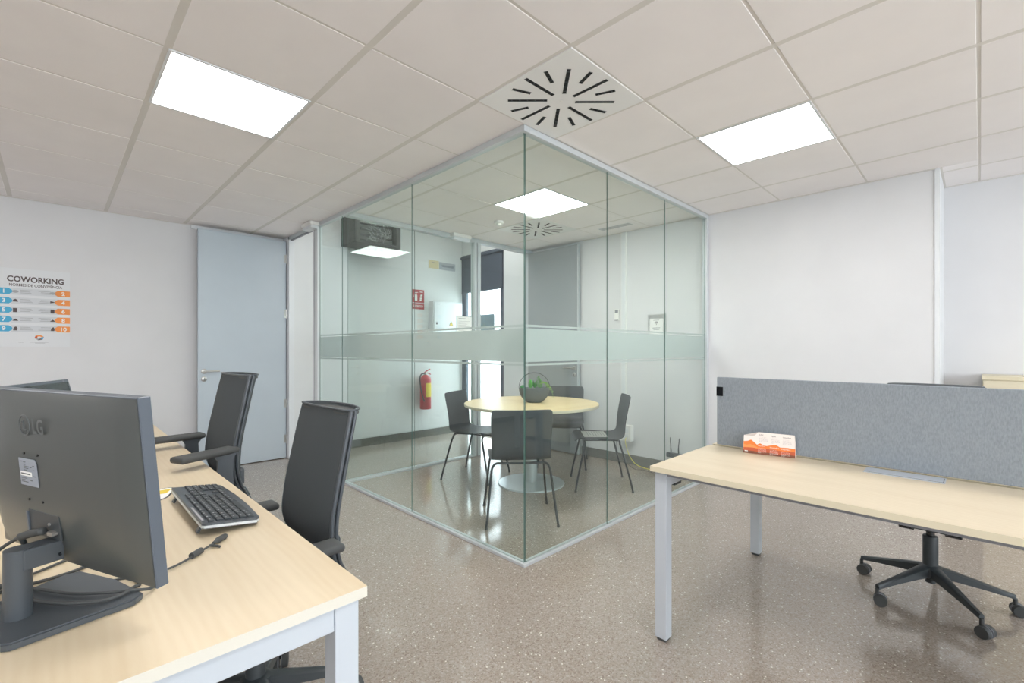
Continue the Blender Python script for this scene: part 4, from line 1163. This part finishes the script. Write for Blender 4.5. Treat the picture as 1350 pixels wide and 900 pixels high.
# user sits at +x; his left is -y
y0_ = -KL / 2 + 0.016
for r, (x, _) in enumerate(rows6):
    y = y0_
    if r == 0:
        for k in range(16):
            if k in (1,): y += 0.010
            if k in (5, 9, 13): y += 0.006
            key(x, y + kw / 2 - 0.002, kw - 0.001, 0.012); y += kw - 0.001
    elif r < 5:
        first = {1: 1.0, 2: 1.5, 3: 1.8, 4: 2.2}[r]; n = {1: 12, 2: 12, 3: 11, 4: 10}[r]; last = 15 - first - n
        key(x, y + first * kw / 2, first * kw); y += first * kw
        for k in range(n): key(x, y + kw / 2, kw); y += kw
        key(x, y + last * kw / 2, last * kw)
        y = y0_ + 15 * kw + 0.007
        if r in (1, 2):
            for k in range(3): key(x, y + kw / 2, kw); y += kw
        elif r == 4: key(x, y + 1.5 * kw, kw)
    else:
        for w_ in (1.3, 1.2, 1.2, 5.6, 1.2, 1.2, 1.2, 2.1): key(x, y + w_ * kw / 2, w_ * kw); y += w_ * kw
        y = y0_ + 15 * kw + 0.007
        for k in range(3): key(x, y + kw / 2, kw); y += kw
    if r > 0:
        y = y0_ + 18 * kw + 0.013
        for k in range(4): key(x, y + kw / 2, kw); y += kw
b.obj('keys', BLACK, kt, kind='stuff'); lb.obj('key_legends', INK_L, kt, kind='stuff')
MB().box((-0.136, -KL / 2 + 0.035, 0.0138), (-0.131, -0.05, 0.0146), M=KM).obj('printed_strip', INK_L, kt)
for y in (-0.172, 0.172):
    MB().box((-0.003, y - 0.009, -0.0235), (0.003, y + 0.009, 0.002), M=KM @ Matrix.Translation((-0.130, 0, 0)) @ Matrix.Rotation(0.35, 4, 'Y')).obj('folding_foot', BLACK_S, kt)

# card beside the keyboard
t = thing('sticker_card', 'white angular card with yellow patch and black outline by keyboard', 'card', (0.262, 1.955, 0.7405))
MB().prism([(-0.06, -0.07), (-0.02, -0.085), (0.012, -0.05), (0.050, 0.055), (0.03, 0.075), (-0.05, 0.07)], 0, 0.0008).obj('card_border', BLACK, t)
MB().prism([(-0.057, -0.064), (-0.02, -0.078), (0.008, -0.046), (0.043, 0.052), (0.027, 0.069), (-0.047, 0.066)], 0.0008, 0.0011).obj('card_face', PAPER, t)
MB().prism([(-0.05, 0.005), (0.014, 0.0), (0.034, 0.047), (-0.045, 0.052)], 0.0011, 0.0014).obj('yellow_patch', YELLOW, t)

# ------------------------------------------------------------ poster on the left wall
PW, PH = 0.43, 0.655
pt = thing('poster', 'white coworking rules poster with blue and orange number tags', 'poster', M=face_my(-0.325, 5.678, 1.253))
MB().box((0, 0, 0), (PW, PH, 0.003)).obj('sheet', pbr('poster_paper', (222, 223, 225), 0.6), pt)
Z = 0.0034
text('heading', 'COWORKING', 0.064, INK, pt, 0.222, 0.546, Z, 'CENTER', bold=0.03, sx=0.83)
text('subheading', 'NORMES DE CONVIVÈNCIA', 0.0320, INK, pt, 0.222, 0.507, Z, 'CENTER', bold=0.014, sx=0.80)
for r in range(5):
    y = 0.436 - r * 0.0775
    MB().box((0.075, y - 0.002, 0.003), (0.36, y + 0.054, 0.0033)).obj('row_band', BAR_G, pt)
    for side in (0, 1):
        num = str(2 * r + 1 + side)
        if side == 0:
            pts = [(0, y), (0.062, y), (0.080, y + 0.014), (0.084, y + 0.026), (0.080, y + 0.038), (0.062, y + 0.052), (0, y + 0.052)]
        else:
            pts = [(PW, y), (0.354, y), (0.338, y + 0.014), (0.334, y + 0.026), (0.338, y + 0.038), (0.354, y + 0.052), (PW, y + 0.052)]
        tg = MB().prism(pts, 0.003, 0.0038).obj('number_tag', BLUE_P if side == 0 else ORANGE_P, pt)
        text('number', num, 0.044, PAPER, tg, 0.034 if side == 0 else PW - 0.042, y + 0.011, 0.0041, 'CENTER', bold=0.03)
        b = MB()
        for k in range(3):
            wdt = (0.075, 0.06, 0.066)[(k + r) % 3]; x = 0.128 if side == 0 else 0.310 - wdt
            b.box((x, y + 0.036 - k * 0.011, 0.0033), (x + wdt, y + 0.040 - k * 0.011, 0.0036))
        b.obj('small_print', INK_L, pt)
        x = 0.100 if side == 0 else 0.322
        ic = MB()
        if r == 0: ic.prism([(x + 0.013 * math.cos(a) * (1.2), y + 0.018 + 0.009 * math.sin(a)) for a in [q * PI / 6 for q in range(12)]], 0.0040, 0.0044)
        elif r == 1 and side == 0: ic.prism([(x - 0.013, y + 0.012), (x + 0.013, y + 0.012), (x + 0.010, y + 0.024), (x, y + 0.030), (x - 0.010, y + 0.024)], 0.0040, 0.0044)
        elif r == 1: ic.prism([(x - 0.012, y + 0.012), (x, y + 0.014), (x + 0.014, y + 0.018), (x, y + 0.024), (x - 0.012, y + 0.026)], 0.0040, 0.0044)
        elif r == 2: ic.prism([(x - 0.011, y + 0.004), (x + 0.009, y + 0.004), (x + 0.009, y + 0.030), (x - 0.011, y + 0.030)], 0.0040, 0.0044)
        elif r == 3: ic.prism([(x - 0.014, y + 0.008), (x + 0.014, y + 0.008), (x + 0.009, y + 0.015), (x, y + 0.022), (x - 0.009, y + 0.014)], 0.0040, 0.0044)
        else: ic.prism([(x - 0.010, y + 0.006), (x + 0.008, y + 0.006), (x + 0.010, y + 0.020), (x + 0.004, y + 0.032), (x - 0.004, y + 0.028), (x - 0.008, y + 0.020)], 0.0040, 0.0044)
        for v in ic.bm.verts: v.co.x = x + (v.co.x - x) * 1.25; v.co.y = y + 0.026 + (v.co.y - y - 0.018) * 1.3
        ic.obj('icon', INK if r else INK_L, pt)
# hexagonal emblem at the foot
cx_, cy_ = 0.240, 0.078
def hexseg(a0, a1, mat):
    p = []
    for a in (a0, a1): p.append((cx_ + 0.030 * math.cos(a), cy_ + 0.024 * math.sin(a)))
    for a in (a1, a0): p.append((cx_ + 0.013 * math.cos(a), cy_ + 0.011 * math.sin(a)))
    MB().prism(p, 0.003, 0.0036).obj('emblem_segment', mat, pt)
for k, m_ in enumerate((ORANGE_P, ORANGE_P, ORANGE_C, INK_L, INK, BLUE_P)): hexseg(k * PI / 3 + PI / 6 - PI / 12, (k + 1) * PI / 3 + PI / 6 - PI / 12, m_)
MB().box((0.185, 0.037, 0.003), (0.295, 0.041, 0.0035)).box((0.215, 0.029, 0.003), (0.275, 0.032, 0.0035)).box((0.118, 0.036, 0.003), (0.148, 0.039, 0.0035)).obj('footer_print', INK_L, pt)

# ------------------------------------------------------------ corridor wall fittings
Z5 = 5.5
# network cabinet
CABM = pbr('charcoal_cabinet_paint', (46, 50, 50), 0.5)
t = thing('network_cabinet', 'black wall-hung network cabinet with cables high in the corridor', 'cabinet', (2.80, 5.5, 2.487))
MB().box((-0.30, -0.002, 0), (0.30, -0.38, 0.004)).box((-0.30, -0.38, 0.0), (-0.285, 0, 0.38)).box((0.285, -0.38, 0), (0.30, 0, 0.38)).box((-0.30, -0.38, 0.37), (0.30, 0, 0.38)).box((-0.285, -0.02, 0), (0.285, -0.01, 0.37)).obj('cabinet_body', CABM, t)
fr = MB().box((-0.29, -0.385, 0.0), (-0.24, -0.38, 0.37)).box((0.24, -0.385, 0), (0.29, -0.38, 0.37)).box((-0.24, -0.385, 0), (0.24, -0.38, 0.03)).box((-0.24, -0.385, 0.34), (0.24, -0.38, 0.37)).obj('cabinet_door', CABM, t)
MB().box((-0.24, -0.384, 0.03), (0.24, -0.381, 0.34)).obj('door_glass', GLASS_CLEAR, fr)
for z in (0.06, 0.13, 0.20, 0.27):
    MB().box((-0.23, -0.30, z), (0.23, -0.10, z + 0.04)).obj('patch_panel', CABM, t)
for k in range(26):
    x = random.uniform(-0.10, 0.17); x2 = x + random.uniform(-0.1, 0.1); z = random.uniform(0.08, 0.30); z2 = random.uniform(0.04, 0.26)
    MB().tube([(x, -0.30, z), (x + 0.02, -0.345, (z + z2) / 2 - 0.03), (x2, -0.345, (z + z2) / 2 - 0.02), (x2, -0.30, z2)], 0.0028, 5, n=4).obj('patch_cable', INK_L, t)
# extinguisher sign
t = thing('safety_sign', 'red fire extinguisher sign on the corridor wall', 'sign', M=face_my(3.506, Z5 - 0.001, 1.787))
MB().box((0, 0.09, 0), (0.198, 0.27, 0.003)).obj('pictogram_plate', RED_P, t)
MB().box((0, 0, 0), (0.198, 0.082, 0.003)).obj('text_plate', RED_P, t)
text('lettering', 'EXTINTOR', 0.040, PAPER, t, 0.099, 0.028, 0.0036, 'CENTER', bold=0.02, sx=0.82)
b = MB(); b.prism([(0.045, 0.115), (0.085, 0.115), (0.085, 0.19), (0.075, 0.205), (0.055, 0.205), (0.045, 0.19)], 0.003, 0.0036)
b.prism([(0.058, 0.205), (0.072, 0.205), (0.074, 0.222), (0.058, 0.222)], 0.003, 0.0036); b.prism([(0.05, 0.222), (0.098, 0.228), (0.098, 0.236), (0.05, 0.232)], 0.003, 0.0036)
b.prism([(0.038, 0.222), (0.05, 0.232), (0.03, 0.19), (0.025, 0.165), (0.033, 0.165)], 0.003, 0.0036)
b.obj('extinguisher_symbol', PAPER, t)
b = MB()
for k in range(4): b.prism([(0.120 + 0.004 * k, 0.12 + k * 0.022), (0.150 + 0.004 * k, 0.12 + k * 0.022), (0.160 + 0.004 * k, 0.138 + k * 0.022), (0.130 + 0.004 * k, 0.138 + k * 0.022)], 0.003, 0.0036)
b.prism([(0.125, 0.235), (0.175, 0.235), (0.175, 0.246), (0.125, 0.246)], 0.003, 0.0036)
b.obj('flame_symbol', PAPER, t, kind='stuff')
# extinguisher
t = thing('fire_extinguisher', 'red fire extinguisher with yellow label hung on corridor wall', 'fire extinguisher', (3.665, 5.405, 0.405))
MB().lathe([(0.070, 0.0), (0.076, 0.006), (0.076, 0.40), (0.066, 0.435), (0.040, 0.462), (0.024, 0.472)], 36).obj('cylinder', RED_E, t, smooth=50)
b = MB()
for k in range(12):
    a0 = math.radians(-120 + k * 11); a1 = math.radians(-120 + (k + 1) * 11)
    q = [(0.0768 * math.cos(a), 0.0768 * math.sin(a)) for a in (a0, a1)]
    v = [b.bm.verts.new((q[0][0], q[0][1], 0.17)), b.bm.verts.new((q[1][0], q[1][1], 0.17)), b.bm.verts.new((q[1][0], q[1][1], 0.36)), b.bm.verts.new((q[0][0], q[0][1], 0.36))]
    b.bm.faces.new(v)
b.obj('yellow_label', YELLOW, t)
MB().cyl((0, 0, 0.470), (0, 0, 0.505), 0.020, seg=16).obj('valve', STEEL, t, smooth=40)
MB().tube([(-0.02, 0, 0.500), (0.02, 0, 0.525), (0.075, 0, 0.55)], 0.008, 8, n=4).obj('upper_lever', RED_E, t)
MB().tube([(-0.01, 0, 0.490), (0.04, 0, 0.495), (0.085, 0, 0.475)], 0.007, 8, n=4).obj('lower_lever', RED_E, t)
MB().tube([(-0.01, 0, 0.49), (-0.07, -0.01, 0.485), (-0.105, -0.02, 0.42), (-0.10, -0.035, 0.30), (-0.080, -0.05, 0.18), (-0.06, -0.062, 0.11)], 0.009, 8).obj('hose', RUBBER, t)
MB().box((-0.03, 0.06, 0.34), (0.03, 0.094, 0.37)).obj('wall_bracket', BLACK, t)
# distribution board
t = thing('electrical_panel', 'white electrical cabinet with warning triangle on corridor wall', 'electrical panel', M=face_my(3.78, Z5, 1.28))
MB().box((0, 0, 0), (0.52, 0.63, 0.11), bev=0.004).obj('cabinet_box', WHITE_METAL, t)
dd = MB().box((0.014, 0.014, 0.11), (0.506, 0.616, 0.122), bev=0.003).obj('cabinet_door', WHITE_METAL, t)
MB().box((0.045, 0.30, 0.122), (0.065, 0.33, 0.128)).obj('lock', BLACK, dd)
MB().prism([(0.27, 0.29), (0.345, 0.29), (0.3075, 0.36)], 0.122, 0.1228).obj('warning_border', BLACK, dd)
MB().prism([(0.279, 0.295), (0.336, 0.295), (0.3075, 0.350)], 0.1229, 0.1234).obj('warning_triangle', YELLOW, dd)
MB().prism([(0.305, 0.302), (0.313, 0.318), (0.309, 0.32), (0.314, 0.335), (0.302, 0.315), (0.307, 0.314)], 0.1235, 0.1239).obj('lightning_bolt', BLACK, dd)
MB().box((0.06, 0.585, 0.122), (0.115, 0.592, 0.1235)).obj('maker_plate', BEAM, dd)
# label plate
t = thing('label_plate', 'beige and grey label strip high on the corridor wall', 'sign', M=face_my(3.78, Z5 - 0.001, 2.385))
MB().box((0, 0.0, 0), (0.175, 0.115, 0.004)).obj('beige_part', BEIGE_P, t)
MB().box((0.185, 0.0, 0), (0.47, 0.105, 0.004)).obj('grey_part', pbr('grey_label', (176, 180, 186), 0.5), t)
MB().box((0.05, 0.08, 0.004), (0.10, 0.088, 0.0045)).obj('small_print', BEAM, t)
MB().box((0.23, 0.04, 0.004), (0.44, 0.07, 0.0045)).obj('small_print', BEAM, t)
# notice on rear partition glass
t = thing('notice_sheet', 'framed white notice fixed to the corridor side glass partition', 'notice', M=face_my(3.195, 4.112, 1.31))
MB().box((0, 0, 0), (0.225, 0.295, 0.003)).obj('holder', ALU, t)
MB().box((0.008, 0.008, 0.003), (0.217, 0.287, 0.0038)).obj('sheet', PAPER, t)
b = MB(); b.box((0.03, 0.262, 0.0038), (0.13, 0.270, 0.0042))
for k in range(14): b.box((0.03, 0.235 - k * 0.015, 0.0038), (0.195 - (k % 4) * 0.02, 0.238 - k * 0.015, 0.0042))
b.obj('small_print', INK_L, t)

# emergency boxes
def em_box(a, b_, label):
    t = thing('emergency_light', label, 'emergency light', ((a[0] + b_[0]) / 2, (a[1] + b_[1]) / 2, a[2]))
    c = Vector(((a[0] + b_[0]) / 2, (a[1] + b_[1]) / 2, a[2]))
    lo = Vector(a) - c; hi = Vector(b_) - c
    MB().box((lo.x, lo.y, hi.z * 0.45), hi, bev=0.006).obj('housing', WHITE_PLASTIC, t)
    MB().box((lo.x + 0.012, lo.y + 0.012, 0.0), (hi.x - 0.012, hi.y - 0.012, hi.z * 0.5), bev=0.006).obj('cover', WHITE_METAL, t)
em_box((1.790, 4.62, 2.430), (1.884, 4.86, 2.4965), 'white emergency light box above the post beside the glass wall')
em_box((3.080, 4.005, 2.430), (3.330, 4.079, 2.4985), 'white emergency light box on the rear glass partition rail')

# ------------------------------------------------------------ right wall fittings in the meeting room
t = thing('cable_trunking', 'white vertical cable trunking on the meeting room wall', 'trunking', (WR, 2.718, 0.42))
MB().box((-0.022, -0.031, 0), (0.0, 0.031, 2.076), bev=0.002).obj('duct', WHITE_PLASTIC, t)
MB().box((-0.025, -0.024, 0), (-0.0222, 0.024, 2.076)).obj('duct_lid', WHITE_METAL, t)
t = thing('socket_box', 'white socket box with red outlet low on meeting room wall', 'socket', (WR, 2.665, 0.25))
MB().box((-0.065, -0.06, 0), (0.0, 0.075, 0.168), bev=0.004).obj('box', WHITE_PLASTIC, t)
MB().box((-0.068, 0.045, 0.055), (-0.062, 0.073, 0.135)).obj('red_outlet', RED_E, t)
for z in (0.03, 0.09): MB().box((-0.0675, -0.035, z), (-0.064, 0.015, z + 0.048), bev=0.001, seg=1).obj('outlet', WHITE_METAL, t)
t = thing('thermostat', 'small white thermostat with grey display on meeting room wall', 'thermostat', M=face_mx(WR, 2.835, 1.545))
MB().box((0, 0, 0), (0.055, 0.125, 0.018), bev=0.003).obj('case', WHITE_PLASTIC, t)
MB().box((0.008, 0.084, 0.018), (0.047, 0.120, 0.0195)).obj('display', BEAM, t)
MB().box((0.004, 0.0, 0.018), (0.051, 0.008, 0.020)).obj('lower_bar', BEAM, t)
t = thing('wall_notice', 'white network sign in clear holder on meeting room wall', 'sign', M=face_mx(WR, 2.43, 1.33))
MB().box((-0.008, 0, 0), (0.198, 0.262, 0.003)).obj('acrylic_holder', GLASS_CLEAR, t)
MB().box((0.012, 0.0, 0.0032), (0.165, 0.215, 0.004)).obj('sheet', PAPER, t)
b = MB()
for r_ in (0.010, 0.018, 0.026):
    b.tube([(0.088 + r_ * math.cos(a), 0.158 + r_ * math.sin(a), 0.0045) for a in [PI / 4 + PI / 2 * q / 6 for q in range(7)]], 0.0022, 5, n=1, smooth=False)
b.lathe([(0.0035, 0.004), (0.0035, 0.0055)], 10, M=Matrix.Translation((0.088, 0.155, 0)))
b.obj('wireless_symbol', BLACK, t)
MB().box((0.055, 0.197, 0.004), (0.12, 0.2015, 0.0045)).box((0.045, 0.118, 0.004), (0.13, 0.1235, 0.0045)).box((0.055, 0.10, 0.004), (0.12, 0.104, 0.0045)).obj('small_print', BEAM, t, kind='stuff')
t = thing('wireless_router', 'black wireless router with two antennas low on meeting room wall', 'router', (WR, 2.13, 0.155))
MB().box((-0.045, -0.085, 0), (0.0, 0.085, 0.045), bev=0.006).obj('router_body', BLACK_S, t)
for y in (-0.035, 0.045):
    MB().tube([(-0.02, y, 0.04), (-0.02, y + 0.002, 0.10), (-0.02, y + 0.008 * (1 if y > 0 else -1), 0.195)], [0.0065, 0.005, 0.004], 8, n=3).obj('antenna', BLACK, t)
cable('network_cable', [(4.338, 2.655, 0.29), (4.30, 2.64, 0.25), (4.30, 2.60, 0.13), (4.31, 2.53, 0.04), (4.33, 2.42, 0.006), (4.34, 2.30, 0.006), (4.35, 2.18, 0.01), (4.37, 2.13, 0.155)], 0.0035, 'yellow network cable hanging from the socket box', YELLOW_C)
cable('power_cord', [(4.340, 2.725, 0.30), (4.27, 2.73, 0.25), (4.25, 2.70, 0.14), (4.26, 2.62, 0.06), (4.24, 2.50, 0.004), (4.27, 2.40, 0.004), (4.24, 2.32, 0.004), (4.28, 2.22, 0.004), (4.355, 2.19, 0.15)], 0.002, 'thin black power cord running down beside the yellow cable')

# low cabinet in the recess
t = thing('low_cabinet', 'pale wood cabinet against the recessed wall behind grey screen', 'cabinet', (4.60, -0.012, 0))
MB().box((0, -1.6, 0.05), (0.36, 0, 1.020)).obj('cabinet_body', BEIGE_CAB, t)
MB().box((-0.008, -1.605, 1.020), (0.365, 0.004, 1.046), bev=0.001, seg=1).obj('cabinet_top', EDGE_R, t)
for k in range(2):
    dd = MB().box((-0.018, -0.798 * (k + 1) + 0.002, 0.06), (-0.0005, -0.798 * k - 0.003, 1.014), bev=0.001, seg=1).obj('door', BEIGE_CAB, t)
    MB().box((-0.030, -0.798 * k - 0.76 if k == 0 else -0.798 * k - 0.05, 0.55), (-0.018, -0.798 * k - 0.75 if k == 0 else -0.798 * k - 0.04, 0.67)).obj('handle', STEEL, dd)
MB().box((0.02, -1.58, 0), (0.34, -0.02, 0.05)).obj('plinth', BLACK, t)
